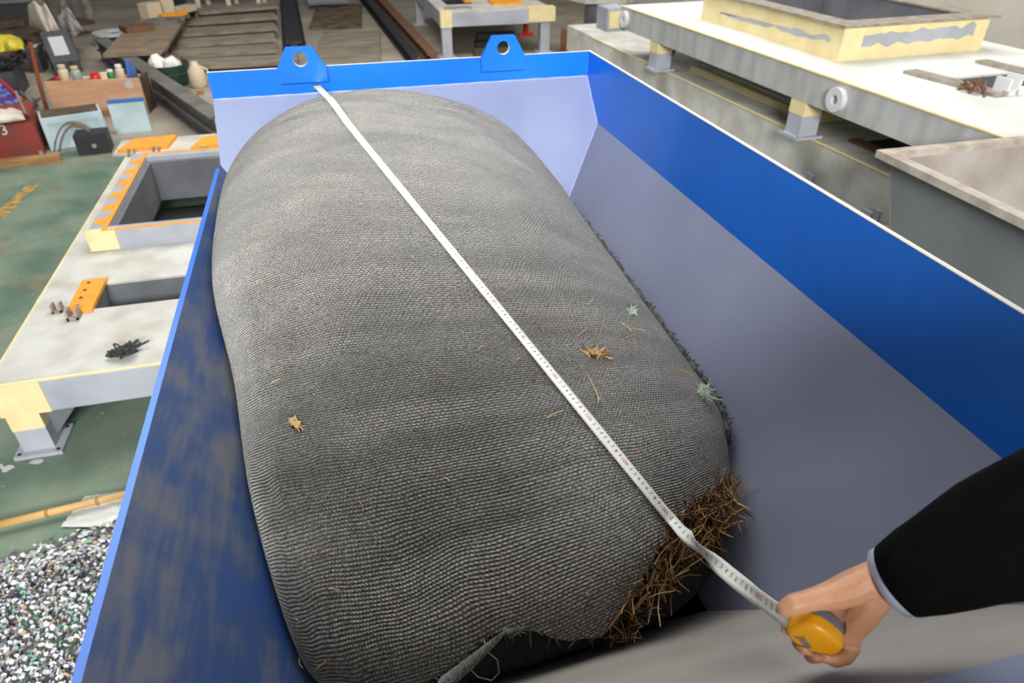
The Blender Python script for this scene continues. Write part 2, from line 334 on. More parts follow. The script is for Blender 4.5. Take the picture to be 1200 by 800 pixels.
def bale(s, ph, off=0.0):                  # ph 0 = left edge, pi = right edge over the top, beyond pi = underside
    L_, R_, Cv, b = station(s); Mid = (L_+R_)/2; D = (R_-L_)/2
    c, sn = math.cos(ph), math.sin(ph)
    if sn >= 0:
        fr = max(0, 1-s/.45); e = .80+.25*fr; x = math.copysign(abs(c)**e, c); zz = abs(sn)**(.92+.33*fr)
        p = Mid-D*x+Cv*zz
    else:
        p = Mid-D*(math.copysign(abs(c)**1.5, c))-Vector((0, 0, b))*abs(sn)**1.3
    if off:
        ctr = Mid+Cv*.3-Vector((0, 0, b*.3)); v = p-ctr; p = ctr+v*(1+off/max(v.length, .05))
    q = Vector((p.x*3.1, p.y*3.1, p.z*3.1))
    wr = noise.noise(q*1.3)*.006+noise.noise(q*4)*.0025
    near = max(0, (s-.55)/.45)
    wr += near*(.006*math.sin(p.x*34+p.y*9+3*noise.noise(q*1.2)))*(.4+noise.noise(q*2))
    if sn > 0: p = p+Vector((0, 0, wr*min(1, sn*3)))
    return C3(*conf(p, .010 if off < 0 else .005))
def bale_mesh(name, m, s0, s1f, ph0, ph1, ns, nph, off=0, closed=False, parent=None, holes=()):
    bm = NB(); uvl = bm.loops.layers.uv.new('UVMap'); g = []
    pref = [station(i/60) for i in range(61)]
    cum = [0]
    for i in range(60):
        a = (pref[i][0]+pref[i][1])/2+pref[i][2]; b_ = (pref[i+1][0]+pref[i+1][1])/2+pref[i+1][2]; cum.append(cum[-1]+(b_-a).length)
    def along(s): x = min(max(s, 0), .9999)*60; i = int(x); return cum[i]+(cum[i+1]-cum[i])*(x-i)
    uvs = {}
    for i in range(ns+1):
        row = []
        for j in range(nph+(0 if closed else 1)):
            ph = ph0+(ph1-ph0)*j/nph; s1 = s1f(ph); s = s0+(s1-s0)*i/ns
            v = bm.verts.new(bale(s, ph, off)); row.append(v); uvs[v] = (ph/math.pi*1.02, along(s))
        g.append(row)
    n2 = len(g[0])
    for i in range(ns):
        for j in range(n2 if closed else n2-1):
            f = bm.faces.new((g[i][j], g[i][(j+1) % n2], g[i+1][(j+1) % n2], g[i+1][j]))
            for l in f.loops: l[uvl].uv = uvs[l.vert]
    if closed: bm.faces.new(g[0]); bm.faces.new(g[-1][::-1])
    bmesh.ops.recalc_face_normals(bm, faces=bm.faces)
    me = bpy.data.meshes.new(name); bm.to_mesh(me); bm.free()
    return link(name, me, m, parent, True)
BL = thing('straw_bale', C3(.15, 1.0, ZBOT), 'big straw bale wrapped in grey knitted net lying in the blue hopper', 'straw bale')
core = bale_mesh('straw_core', M_core, 0, lambda p: 1, 0, 2*math.pi, 60, 72, off=-.012, closed=True, parent=BL)
EDGE = [(300, 1200), (440, 870), (480, 822), (505, 795), (540, 772), (562, 752), (580, 738), (620, 737), (650, 746), (690, 748), (712, 742), (742, 692), (768, 645), (795, 605), (822, 582), (850, 566), (900, 545)]
def ylim(x):
    for (x0, y0), (x1, y1) in zip(EDGE, EDGE[1:]):
        if x0 <= x <= x1: return y0+(y1-y0)*(x-x0)/(x1-x0)
    return 1e9
def px_of(p):
    q = p-EYE; z = q.dot(FWD); return 600+F*q.dot(RGT)/z, 400-F*q.dot(UPV)/z
NE = {}
def net_end(ph):
    k = round(ph, 3)
    if k in NE: return NE[k]
    s = .62; f = k/math.pi
    jag = 3*noise.noise(Vector((f*40, 1, 0)))+3*noise.noise(Vector((f*140, 4, 0)))
    while s < .985:
        x, y = px_of(bale(s, min(max(k, .02), math.pi-.02)))
        if y > ylim(x)+jag: break
        s += .004
    NE[k] = s; return s
net = bale_mesh('net_wrap', M_net, 0, net_end, -.28, math.pi+.2, 150, 150, parent=BL)
tag(net, 'grey-black knitted shade net wrapped round the straw')
bmn = NB(); bmn.from_mesh(net.data); BVH = BVHTree.FromBMesh(bmn); bmn.free()
def on_bale(px, py, lift=.002):
    r = ray(px, py).normalized(); h = BVH.ray_cast(EYE, r)
    if h[0] is None: return None, None
    n = h[1] if h[1].dot(r) < 0 else -h[1]
    return h[0]+n*lift, n
def stick(bm, p, d, ln, r, bend, mi=0, seg=4):
    d = d.normalized(); sd = d.orthogonal().normalized(); sd.rotate(Matrix.Rotation(R.uniform(0, 6.28), 3, d))
    pts = [p+d*(ln*t)+sd*(bend*ln*(t*t)) for t in (0, .35, .7, 1)]
    if CONF: pts = [C3(*conf(Vector((q.x/GS, q.y/GS, (q.z-H)/GS)), .004)) for q in pts]
    k = len(bm.faces); tube(bm, pts, [r, r, r*.9, r*.6], seg); bm.faces.ensure_lookup_table()
    for f in bm.faces[k:]: f.material_index = mi
def rnd(s=1): return Vector((R.gauss(0, s), R.gauss(0, s), R.gauss(0, s)))
# straw spilling from the open near-right end
CONF = True
bm = NB()
k = 0
while k < 640:
    f = R.uniform(.40, .95); ph = f*math.pi; s = net_end(ph)
    if px_of(bale(s, ph))[0] < 716 or (f > .8 and R.random() < .45): continue
    k += 1; s += R.uniform(-.006, .055)
    p = bale(min(s, .99), ph, -.006); out = (p-C3(.15, .75, -.85)).normalized()
    d = out*.55+rnd(.75)+Vector((.1, -.2, -.25))
    tg = rnd(1); tg = (tg-out*tg.dot(out)).normalized(); d = (tg+out*R.uniform(-.25, .08)) if R.random() < .97 else d
    ln = R.uniform(.02, .055); stick(bm, p-d.normalized()*ln*.5+out*R.uniform(-.002, .008), d, ln, R.uniform(.0006, .0015), R.uniform(-1.3, 1.3), R.choice([0, 0, 0, 1, 1, 1, 2, 3, 3, 3]))
tag(fin('straw_fringe', bm, M_straw, BL), 'loose brown straw spilling from the torn end', kind='stuff')
# frayed net edge
bm = NB()
for k in range(330):
    ph = R.uniform(.0, .98)*math.pi; s = net_end(ph); p = bale(s-.002, ph, .001); q = bale(min(s+.03, 1), ph, .001)
    stick(bm, p, (q-p).normalized()+rnd(.7), R.uniform(.006, .024), .0008, R.uniform(-.6, .6))
tag(fin('frayed_edge', bm, M_fray, BL), 'ragged torn threads along the end of the net', kind='stuff')
# ragged seam along the right side
bm = NB()
for k in range(420):
    t = R.random(); s = .22+.50*t; ph = math.pi*(.935+.015*math.sin(t*30)+R.gauss(0, .008)); p = bale(s, ph, .001)
    stick(bm, p, rnd(.8)+Vector((.5, 0, .5)), R.uniform(.005, .018), R.uniform(.0008, .002), R.uniform(-.6, .6))
tag(fin('net_seam', bm, M_fray, BL), 'ragged rolled seam of the net along the side', kind='stuff')
bm = NB()
tube(bm, [bale(.22+.5*i/70, math.pi*(.925+.012*math.sin(i*.9)), .003) for i in range(71)], [.006+.003*math.sin(i*1.7) for i in range(71)], 6)
fin('seam_roll', bm, M_fray, BL, smooth=True)
# pale green twine knots
for px, py, rr in ((828, 462, .014), (745, 366, .008)):
    p, n = on_bale(px-6, py, .004)
    if p is None: continue
    bm = NB()
    for k in range(90):
        d = rnd(1)+n*.3; L_ = R.uniform(rr*.7, rr*1.5); stick(bm, p+rnd(rr*.35)-d.normalized()*L_*.5, d, L_, .0010, R.uniform(-2, 2))
    tag(fin('twine_knot', bm, M_twine, BL), 'tuft of pale green twine', kind='stuff')
# torn holes with straw poking through
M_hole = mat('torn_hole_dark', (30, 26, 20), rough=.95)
def hole(px, py, a, b_, rot, nst, up=.35, ln=(.015, .045), cols=(0, 2, 2, 1)):
    p, n = on_bale(px, py, .0012)
    t1 = (RGT-n*RGT.dot(n)).normalized(); t2 = n.cross(t1); u = t1*math.cos(rot)+t2*math.sin(rot); v = n.cross(u)
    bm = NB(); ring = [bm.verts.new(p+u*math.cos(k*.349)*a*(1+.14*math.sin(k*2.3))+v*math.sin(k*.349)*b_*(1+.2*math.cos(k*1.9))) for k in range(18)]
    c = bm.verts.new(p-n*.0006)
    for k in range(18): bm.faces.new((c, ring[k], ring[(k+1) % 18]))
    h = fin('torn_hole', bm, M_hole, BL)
    bm = NB()
    for k in range(nst):
        q = p+u*R.uniform(-.8, .8)*a+v*R.uniform(-.6, .6)*b_
        d = u*R.gauss(0, 1)+v*R.gauss(0, .7)+n*R.uniform(.05, up)
        L_ = R.uniform(*ln); stick(bm, q-d.normalized()*L_*.5+n*.002, d, L_, R.uniform(.0006, .0014), R.uniform(-.25, .25), R.choice(cols))
    o = fin('straw_tuft', bm, M_straw, BL); tag(o, 'pale straw poking through a tear', kind='stuff')
hole(698, 415, .021, .012, -.1, 60, .5)
hole(347, 497, .017, .0085, -1.0, 45, .08, (.008, .018), (2, 2, 0))
bm = NB()
for px, py, dx, dy, c in ((700, 400, 8, -28, 0), (688, 440, 14, 30, 2), (735, 385, 20, 4, 0), (726, 378, 14, 12, 2), (744, 392, -18, 8, 0), (640, 490, 20, -8, 2), (622, 447, 16, -14, 1), (675, 396, 12, -10, 0), (790, 432, 22, 10, 0), (688, 358, 6, -6, 2),
        (700, 462, 0, 12, 2), (385, 690, 14, 2, 0), (372, 650, 12, -8, 1), (422, 588, 4, 8, 0), (370, 785, 14, -12, 0), (610, 420, -6, 4, 2), (560, 410, 7, -4, 2), (318, 450, 12, -5, 2), (300, 330, 5, 3, 2), (480, 300, 5, 4, 2), (420, 240, 5, 1, 2), (520, 560, 8, 5, 2), (590, 735, 6, 18, 0), (352, 770, 6, 10, 0), (340, 755, 8, 6, 2)):
    p, n = on_bale(px, py, .002); q, n2 = on_bale(px+dx, py+dy, .004)
    if p is None or q is None: continue
    k = len(bm.faces); tube(bm, [p, p.lerp(q, .5)+n*.002, q], .0009, 4); bm.faces.ensure_lookup_table()
    for f in bm.faces[k:]: f.material_index = c
for k in range(260):
    px, py = R.uniform(250, 830), R.uniform(110, 760); p, n = on_bale(px, py, .0012)
    if p is None: continue
    d = rnd(1); d = d-n*d.dot(n); stick(bm, p, d, R.uniform(.002, .008), R.uniform(.0003, .0006), .2, 2, 3)
tag(fin('loose_straw', bm, M_straw, BL), 'single straws lying on the net', kind='stuff')
CONF = False
# torn net flaps and a loose thread on the near end
def flap(pts, wd, wv):
    bm = NB(); prev = None
    uvl = bm.loops.layers.uv.new('UVMap')
    for i, p in enumerate(pts):
        a = (bm.verts.new(p-wv*wd[i]), bm.verts.new(p+wv*wd[i]))
        if prev:
            f = bm.faces.new((prev[0], prev[1], a[1], a[0]))
            for l, uvv in zip(f.loops, ((0, i*.03-.03), (.05, i*.03-.03), (.05, i*.03), (0, i*.03))): l[uvl].uv = uvv
        prev = a
    o = fin('net_flap', bm, M_net, BL, smooth=True)
    md = o.modifiers.new('t', 'SOLIDIFY'); md.thickness = .002
def nearp(px, py, k=.97):
    p, n = on_bale(px, py, .004)
    if p is None: r = ray(px, py); p = EYE+r*.86
    return EYE+(p-EYE)*k
flap([nearp(590, 742, .985), nearp(565, 765, .975), nearp(535, 790, .965), nearp(505, 812, .96)], [.008, .017, .022, .022], Vector((.6, .5, .3)).normalized())
flap([nearp(612, 735, .99), nearp(600, 742, .98), nearp(590, 738, .985)], [.002, .006, .003], Vector((.3, .6, .4)).normalized())
bm = NB(); tube(bm, [nearp(x, y, .975) for x, y in ((566, 748), (572, 764), (583, 773), (585, 788), (576, 797), (560, 793), (552, 785))], .0005, 5); fin('loose_thread', bm, mat('thread_grey', (170, 170, 165)), BL, smooth=True)

# ------------------------------------------------------------------ tape measure: blade, print, hook, case
def pt(t):                                 # centimetre mark -> photo pixel on the blade
    if t <= 130:
        q = 3.255*t/(1-.00263*t); return 370+.6312*q, 99+.7756*q
    ks = ((130, 776, 598.5), (135, 802, 625), (140, 829, 651), (145, 858, 676), (150, 888, 699.5), (156, 924, 726), (160, 940, 738))
    for (a, x0, y0), (b_, x1, y1) in zip(ks, ks[1:]):
        if t <= b_: u = (t-a)/(b_-a); return x0+(x1-x0)*u, y0+(y1-y0)*u
    return ks[-1][1:]
M_tape = mat('white_tape_blade', (244, 243, 238), rough=.3)
M_ink = mat('black_ink', (22, 22, 24), rough=.6); M_red = mat('red_ink', (206, 40, 52), rough=.6)
M_yel = mat('yellow_case_plastic', (242, 168, 16), (232, 152, 10), rough=.35, scale=8)
M_cgrey = mat('grey_rubber_case', (122, 124, 128), rough=.55)
M_steel = mat('bright_steel', (200, 200, 198), rough=.28, metal=.9)
HS = .93
HZ = .69                                  # distance of the hand from the lens axis plane
hook_p = C3(-.032, YB-.012, -.4265)
path = {}
t_in, t_out = 9.0, 133.0
while on_bale(*pt(t_in))[0] is None: t_in += .5
t_in += .5
def tp(t):
    x, y = pt(t)
    if t_in <= t <= t_out:
        p, n = on_bale(x, y, .003)
        if p is not None: return p+(EYE-p).normalized()*.004, n
    return None, None
pa, na = tp(t_in); pb, nb = tp(t_out-.5)
if pb is None: pb, nb = tp(128)
def zdep(p): return (p-EYE).dot(FWD)
za, zb = zdep(pa), zdep(pb)
samples = []
for i in range(0, 317):
    t = i*.5
    p, n = tp(t)
    if p is None:
        x, y = pt(t)
        if t < t_in: u = t/t_in; z = 1/((1-u)/zdep(hook_p)+u/za); n = na
        else: u = min(1, (t-t_out)/(156-t_out)); z = 1/((1-u)/zb+u/HZ); n = nb
        if t < t_in:
            q, qn = on_bale(x, y, .0022)
            if q is not None and zdep(q) < z: z = zdep(q)
        p = dep(x, y, z)
    samples.append([p, n])
# smooth the run so the blade lies taut
for _ in range(14):
    q = [s_[0].copy() for s_ in samples]; qn = [s_[1].copy() for s_ in samples]
    for i in range(1, len(q)-1):
        if i > 40: samples[i][0] = (q[i-1]+q[i]*2+q[i+1])/4
        samples[i][1] = ((qn[i-1]+qn[i]+qn[i+1])/3).normalized()
TW = .0098                                 # half width
def frame(t):
    i = min(max(int(t*2), 1), len(samples)-2); f = t*2-i
    p = samples[i][0].lerp(samples[i+1][0], f) if 0 <= f <= 1 else samples[i][0]
    d = (samples[i+1][0]-samples[i-1][0]).normalized(); n = samples[i][1]
    tw = math.exp(-((t-138.5)/3.4)**2)*1.32                    # the free end is twisted
    if t > t_out-3:
        v = (EYE-p).normalized(); u = min(1, (t-t_out+3)/8); n = (n*(1-u)+(v*.85+Vector((-.1, .25, .55))*.4)*u).normalized()
    if t > 144: tw += min(1, (t-144)/6)*.75
    sd = d.cross(n).normalized(); sd.rotate(Matrix.Rotation(tw, 3, d)); n = sd.cross(d).normalized()
    return p, d, sd, n
for _ in range(4):
    for i in range(2, len(samples)-1):
        t = i*.5
        if not (t_in-2 <= t <= t_out+3): continue
        p, d, sd, n = frame(t); push = 0
        for k in (-1.05, 0, 1.05):
            q = p+sd*TW*k; h = BVH.find_nearest(q)
            if h[0] is not None: nn_ = h[1] if h[1].dot(samples[i][1]) > 0 else -h[1]; push = max(push, .0028-(q-h[0]).dot(nn_))
        if 0 < push < .05: samples[i][0] = samples[i][0]+samples[i][1]*push
for i in range(2, 40): samples[i][0] = samples[i][0]+Vector((0, 0, .0085*math.exp(-((i*.5-9)/6)**2)))   # spans from the strip on to the bale's shoulder
TM = thing('tape_measure', dep(955, 742, HZ), 'yellow tape measure pulled out with its long white blade across the bale', 'tape measure')
bm = NB(); prev = None
for i in range(0, 314):
    p, d, sd, n = frame(i*.5)
    cv = .0012 if i > 270 else .0004
    row = [bm.verts.new(p+sd*TW*k+n*(cv*k*k-.0004)) for k in (-1, -.5, 0, .5, 1)]
    if prev:
        for k in range(4): bm.faces.new((prev[k], prev[k+1], row[k+1], row[k]))
    prev = row
bl = fin('tape_blade', bm, M_tape, TM, smooth=True); tag(bl, 'white steel blade with black and red numbers')
md = bl.modifiers.new('t', 'SOLIDIFY'); md.thickness = .0004
def glyph(txt):
    cu = bpy.data.curves.new('g', 'FONT'); cu.body = txt; cu.align_x = 'CENTER'; cu.align_y = 'CENTER'; cu.resolution_u = 2; cu.size = 1
    ob = bpy.data.objects.new('g', cu); COL.objects.link(ob); bpy.context.view_layer.update()
    me = bpy.data.meshes.new_from_object(ob.evaluated_get(bpy.context.evaluated_depsgraph_get()))
    vs = [v.co.copy() for v in me.vertices]; fs = [list(p.vertices) for p in me.polygons]
    bpy.data.objects.remove(ob); bpy.data.curves.remove(cu); bpy.data.meshes.remove(me)
    return vs, fs
G = {str(k): glyph(str(k)) for k in range(1, 10)}
def put(bm, g, t, size, off=0, lift=.0007, along=0):
    p, d, sd, n = frame(t)
    vs, fs = g; w_ = [bm.verts.new(p+d*(v.x*size+along)+sd*(-v.y*size+off)+n*lift) for v in vs]
    for f in fs:
        try: bm.faces.new([w_[i] for i in f])
        except ValueError: pass
bk = NB()
for t in range(1, 155):
    if t % 10: put(bk, G[str(t % 10)], t-.25, .0088, off=-.0012)
    else: rd = NB(); put(rd, glyph(str(t)), t-.1, .0088 if t >= 100 else .0095, off=-.0012); fin('red_number', rd, M_red, bl)
    for k, tt in enumerate((t-.5, t)):
        p, d, sd, n = frame(tt); ln = .003 if k == 0 else .0045
        for sgn in (1, -1):
            a = p+sd*TW*.97*sgn+n*.0008; b_ = a-sd*ln*sgn*.5
            bk.faces.new([bk.verts.new(q) for q in (a-d*.00018, a+d*.00018, b_+d*.00018, b_-d*.00018)])
tag(fin('black_numerals', bk, M_ink, bl), 'small black centimetre numbers and ticks', kind='stuff')
# end hook caught under the lug
p, d, sd, n = frame(.5)
bm = NB(); prism(bm, [p+sd*TW*1.05-d*.006+n*.001, p+sd*TW*1.05+d*.012+n*.001, p-sd*TW*1.05+d*.012+n*.001, p-sd*TW*1.05-d*.006+n*.001], vec=n*.0014)
prism(bm, [p+sd*TW*1.05-d*.006+n*.0024, p-sd*TW*1.05-d*.006+n*.0024, p-sd*TW*1.05-d*.006-n*.012, p+sd*TW*1.05-d*.006-n*.012], vec=-d*.0014)
fin('end_hook', bm, M_steel, TM)
# case: rounded box, yellow front half, grey back half
cc = dep(955, 739, HZ)
toc = -FWD; ia = (RGT*.80-UPV*.60).normalized(); ib = (-RGT*.60-UPV*.80).normalized()     # image: down-right, down-left
nrm = (toc*.70+ib*.714).normalized(); ea = ia; eb = nrm.cross(ea).normalized()
if eb.dot(ib) < 0: eb = -eb
def supershape(bm, c, a, b_, n0, n1, rx, e=2.7, seg=40, bev=.006):
    prof = [(n0, .0), (n0, 1-bev/rx*1.3), (n0+math.copysign(bev*.35, n1-n0), 1-bev/rx*.35), (n0+math.copysign(bev, n1-n0), 1), (n1, 1)]
    rings = []
    for h_, sc_ in prof:
        rings.append([bm.verts.new(c+nrm*h_+(a*math.copysign(abs(math.cos(k*2*math.pi/seg))**(2/e), math.cos(k*2*math.pi/seg))+b_*math.copysign(abs(math.sin(k*2*math.pi/seg))**(2/e), math.sin(k*2*math.pi/seg)))*max(sc_, .001)*1) for k in range(seg)])
    for i in range(len(rings)-1):
        for k in range(seg): bm.faces.new((rings[i][k], rings[i][(k+1) % seg], rings[i+1][(k+1) % seg], rings[i+1][k]))
RA, RB_ = .0255, .0225
bm = NB(); supershape(bm, cc, ea*RA, eb*RB_, .013, -.001, RA, bev=.005); ys = fin('yellow_shell', bm, M_yel, TM, smooth=True)
bm = NB(); supershape(bm, cc, ea*RA*.985, eb*RB_*.985, -.017, -.001, RA, bev=.005); fin('grey_shell', bm, M_cgrey, TM, smooth=True)
# raised yellow rim details and the steel belt clip
bm = NB(); q = cc+nrm*.0130
obox(bm, q-ea*.010+eb*.001, ea*.013+eb*.004, (eb*.8-ea*.3).normalized()*.006, nrm*.003); fin('belt_clip', bm, M_steel, TM, bevel=.0008)
for k in (-1, 1):
    bm = NB(); cyl(bm, cc+nrm*.0122+ea*.013*k+eb*.010, .0016, .0012, seg=10, axis=nrm); fin('screw', bm, M_cgrey, TM)

# ------------------------------------------------------------------ person: right arm reaching in, hand round the case
M_skin = mat('skin', (214, 160, 124), (198, 138, 104), rough=.5, scale=22, lo=.35, hi=.7, bump=.15, bscale=160)
M_skin.node_tree.nodes['Principled BSDF'].inputs['Subsurface Weight'].default_value = .08
M_skin.node_tree.nodes['Principled BSDF'].inputs['Subsurface Radius'].default_value = (.01, .004, .002)
M_jacket = mat('black_jacket_cloth', (9, 9, 10), (6, 6, 7), rough=.95, scale=30, bump=.1, bscale=300, spec=.12)
M_cuff = mat('pale_blue_shirt_cuff', (196, 204, 224), rough=.7)
def blob(name, bones, m, parent, voxel, smooth_it=8, rs=1):
    bm = NB()
    for p0, r0, p1, r1 in bones:
        r0, r1 = r0*rs, r1*rs
        p0, p1 = Vector(p0), Vector(p1); n = max(2, int((p1-p0).length/(min(r0, r1)*.35))+1)
        for k in range(n+1):
            t = k/n; c = p0.lerp(p1, t); r = r0+(r1-r0)*t
            bmesh.ops.create_icosphere(bm, subdivisions=2, radius=r, matrix=Matrix.Translation(c))
    me = bpy.data.meshes.new(name); bm.to_mesh(me); bm.free()
    o = bpy.data.objects.new(name, me); COL.objects.link(o)
    rm = o.modifiers.new('r', 'REMESH'); rm.mode = 'VOXEL'; rm.voxel_size = voxel; rm.use_smooth_shade = True
    sm = o.modifiers.new('s', 'SMOOTH'); sm.factor = .5; sm.iterations = smooth_it
    bpy.context.view_layer.update(); dg = bpy.context.evaluated_depsgraph_get()
    me2 = bpy.data.meshes.new_from_object(o.evaluated_get(dg)); bpy.data.objects.remove(o); bpy.data.meshes.remove(me); me2.name = name
    return link(name, me2, m, parent, True)
def hp(x, y, dz=0): return dep(x, y, HZ+dz*HS)   # hand joints: photo pixel, distance behind (+) or before (-) the case
PE = thing('person', Vector((.68, -.2, .62)), 'person in a black jacket reaching one arm in to hold the tape measure', 'person')
B = []
def chain(pts):
    for (a, ra), (b_, rb) in zip(pts, pts[1:]): B.append((a, ra, b_, rb))
# forearm and wrist
chain([(hp(1092, 652, -.035), .033), (hp(1060, 668, -.022), .0275), (hp(1036, 680, -.012), .0245)])
chain([(hp(1064, 652, -.02), .022), (hp(1036, 670, -.012), .018)])
# back of hand / palm (fan from the wrist)
chain([(hp(1036, 680, -.012), .0235), (hp(1012, 694, .004), .0235), (hp(992, 708, .022), .020)])
chain([(hp(1030, 692, -.010), .019), (hp(1008, 718, .004), .0205), (hp(992, 738, .012), .018)])
chain([(hp(1034, 688, -.010), .021), (hp(1010, 706, .006), .022), (hp(990, 724, .018), .020)])
# thumb with thenar
chain([(hp(1030, 672, -.014), .0165), (hp(1002, 688, -.010), .0195), (hp(978, 697, -.012), .0165), (hp(958, 701, -.016), .0125), (hp(942, 705, -.018), .0118), (hp(930, 708, -.018), .0115), (hp(919, 713, -.016), .0088)])
# fingers: behind the case, then tips curling out below it
chain([(hp(990, 706, .026), .0120), (hp(962, 702, .040), .0100), (hp(936, 714, .038), .0090), (hp(925, 731, .024), .0082), (hp(922, 737, .014), .0068)])
chain([(hp(990, 718, .024), .0120), (hp(966, 722, .044), .0100), (hp(942, 740, .036), .0094), (hp(937, 753, .020), .0086), (hp(942, 759, .006), .0076)])
chain([(hp(990, 730, .020), .0118), (hp(972, 742, .040), .0100), (hp(953, 759, .030), .0092), (hp(951, 768, .014), .0084), (hp(957, 769, .002), .0074)])
chain([(hp(996, 738, .012), .0118), (hp(998, 758, .012), .0098), (hp(991, 769, .006), .0092), (hp(979, 773, .000), .0084), (hp(968, 769, -.004), .0074)])
hand = blob('hand_and_forearm', B, M_skin, PE, .0015, 5, HS)
for v in hand.data.vertices:
    q = v.co-cc; u, w1, n1 = q.dot(ea)/RA, q.dot(eb)/RB_, q.dot(nrm); m_ = abs(u)**2.7+abs(w1)**2.7
    if m_ < 1.06 and -.0185 < n1 < .0142:
        side = (1.06**(1/2.7)-max(m_, 1e-4)**(1/2.7))*RB_; back, front = n1+.0185, .0142-n1
        if side <= min(back, front): f_ = (1.06/max(m_, 1e-4))**(1/2.7); v.co += ea*(u*RA*(f_-1))+eb*(w1*RB_*(f_-1))
        elif back <= front: v.co -= nrm*back
        else: v.co += nrm*front
# shirt cuff and jacket sleeve (loft of rings along the arm)
def sleeve(name, m, rings, thick=.002, wrinkle=0, seg=40):
    bm = NB(); prev = None
    for i, (c, d, rx, ry, upv) in enumerate(rings):
        d = d.normalized(); u = (upv-d*upv.dot(d)).normalized(); v = d.cross(u)
        row = []
        for k in range(seg):
            a = 2*math.pi*k/seg; wv = 1+wrinkle*noise.noise(Vector((math.cos(a)*1.6, math.sin(a)*1.6, i*.55)))
            row.append(bm.verts.new(c+(u*math.cos(a)*rx+v*math.sin(a)*ry)*wv))
        if prev:
            for k in range(seg): bm.faces.new((prev[k], prev[(k+1) % seg], row[(k+1) % seg], row[k]))
        prev = row
    o = fin(name, bm, m, PE, smooth=True); md = o.modifiers.new('t', 'SOLIDIFY'); md.thickness = thick; md.offset = 0
    return o
wr = hp(1049, 680, -.016); el = dep(1290, 580, .56); ad = (el-wr).normalized()
upi = (RGT*.35+UPV*.94)
sleeve('shirt_cuff', M_cuff, [(wr-ad*.004, ad, .0335, .032, upi), (wr+ad*.010, ad, .034, .0325, upi), (wr+ad*.05, ad, .035, .0335, upi)])
sh = Vector((.86, -.10, 2.02))
rg = []
for k in range(9):
    t = k/8; rg.append((wr.lerp(el, t)+ad*.006, ad, .0360+.020*t+.006*math.sin(t*3.1), .0345+.020*t, upi))
du = (sh-el).normalized()
for k in range(1, 8):
    t = k/7; rg.append((el.lerp(sh, t), (ad*(1-t)+du*(t+.4)).normalized(), .060+.018*t, .060+.018*t, upi))
sleeve('jacket_sleeve', M_jacket, rg, .003, .07)

# figure's unseen rest and the unseen picture taker, added to shade the near end
M_trs = mat('dark_trousers', (38, 40, 46), (30, 32, 38), rough=.8)
def figure(root, fx, fy, fz, shr, shl, arms):
    o = Vector((fx, fy, fz)); V = Vector
    bones = [(o+V((-.06, 0, .86)), .135, o+V((-.08, .04, 1.22)), .125), (o+V((.06, 0, .86)), .135, o+V((.08, .04, 1.22)), .125), (o+V((-.10, .05, 1.25)), .11, shl, .075), (o+V((.10, .05, 1.25)), .11, shr, .078), (shl, .075, shr, .075), (o+V((0, .07, 1.42)), .062, o+V((0, .09, 1.47)), .058)]
    blob('jacket_body', bones+arms, M_jacket, root, .014, 6)
    for k in (-1, 1):
        blob('trouser_leg', [(o+V((k*.085, 0, .86)), .10, o+V((k*.09, .02, .48)), .072), (o+V((k*.09, .02, .48)), .070, o+V((k*.095, -.03, .09)), .055)], M_trs, root, .014, 6)
        blob('shoe', [(o+V((k*.095, -.05, .05)), .046, o+V((k*.10, .06, .045)), .044), (o+V((k*.10, .06, .045)), .044, o+V((k*.105, .14, .037)), .036)], M_jacket, root, .010, 4)
    hd = o+V((0, .13, 1.60))
    blob('head', [(o+V((0, .07, 1.40)), .052, o+V((0, .10, 1.54)), .052), (hd+V((0, -.03, .02)), .082, hd+V((0, .01, .035)), .080), (hd+V((0, .03, -.04)), .058, hd+V((0, .045, -.075)), .038), (hd+V((0, .085, 0)), .012, hd+V((0, .098, -.022)), .014), (hd+V((0, .07, -.055)), .016, hd+V((0, .072, -.06)), .016),
        (hd+V((-.078, -.01, -.01)), .014, hd+V((-.080, -.015, .02)), .016), (hd+V((.078, -.01, -.01)), .014, hd+V((.080, -.015, .02)), .016)], M_skin, root, .006, 5)
    blob('hair', [(hd+V((0, -.045, .03)), .086, hd+V((0, 0, .058)), .084), (hd+V((0, -.06, -.02)), .07, hd+V((0, -.05, .03)), .08)], mat('black_hair', (24, 22, 22), rough=.6), root, .008, 4)
    for k in (-1, 1):
        bm = NB(); bmesh.ops.create_uvsphere(bm, u_segments=10, v_segments=8, radius=.011, matrix=Matrix.Translation(hd+V((k*.03, .076, .012)))); fin('eye', bm, mat('eye_dark', (30, 24, 20), rough=.3), root, smooth=True)
def rest_hand(root, lh, sx):
    LB = [(lh, .028, lh+Vector((.0, .05, -.06)), .030)]
    for k in range(4): LB.append((lh+Vector((-.03+.02*k, .06, -.07)), .010, lh+Vector((-.032+.021*k, .085, -.12)), .008))
    LB.append((lh+Vector((sx*.03, .04, -.03)), .012, lh+Vector((sx*.05, .075, -.075)), .009))
    blob('resting_hand', LB, M_skin, root, .004, 3)
fo = Vector((.66, -.20, .62)); shl = fo+Vector((-.16, .07, 1.40)); elb = fo+Vector((-.27, .02, 1.12)); wrl = fo+Vector((-.25, .14, .90))
figure(PE, *fo, sh, shl, [(shl, .066, elb, .056), (elb, .054, wrl, .044)]); rest_hand(PE, wrl, 1)
PF = thing('person', Vector((-.08, -.42, .62)), 'person in dark clothes taking the picture from the work platform, out of view, added to shade the hopper', 'person')
fo = Vector((-.08, -.42, .62)); arms = []
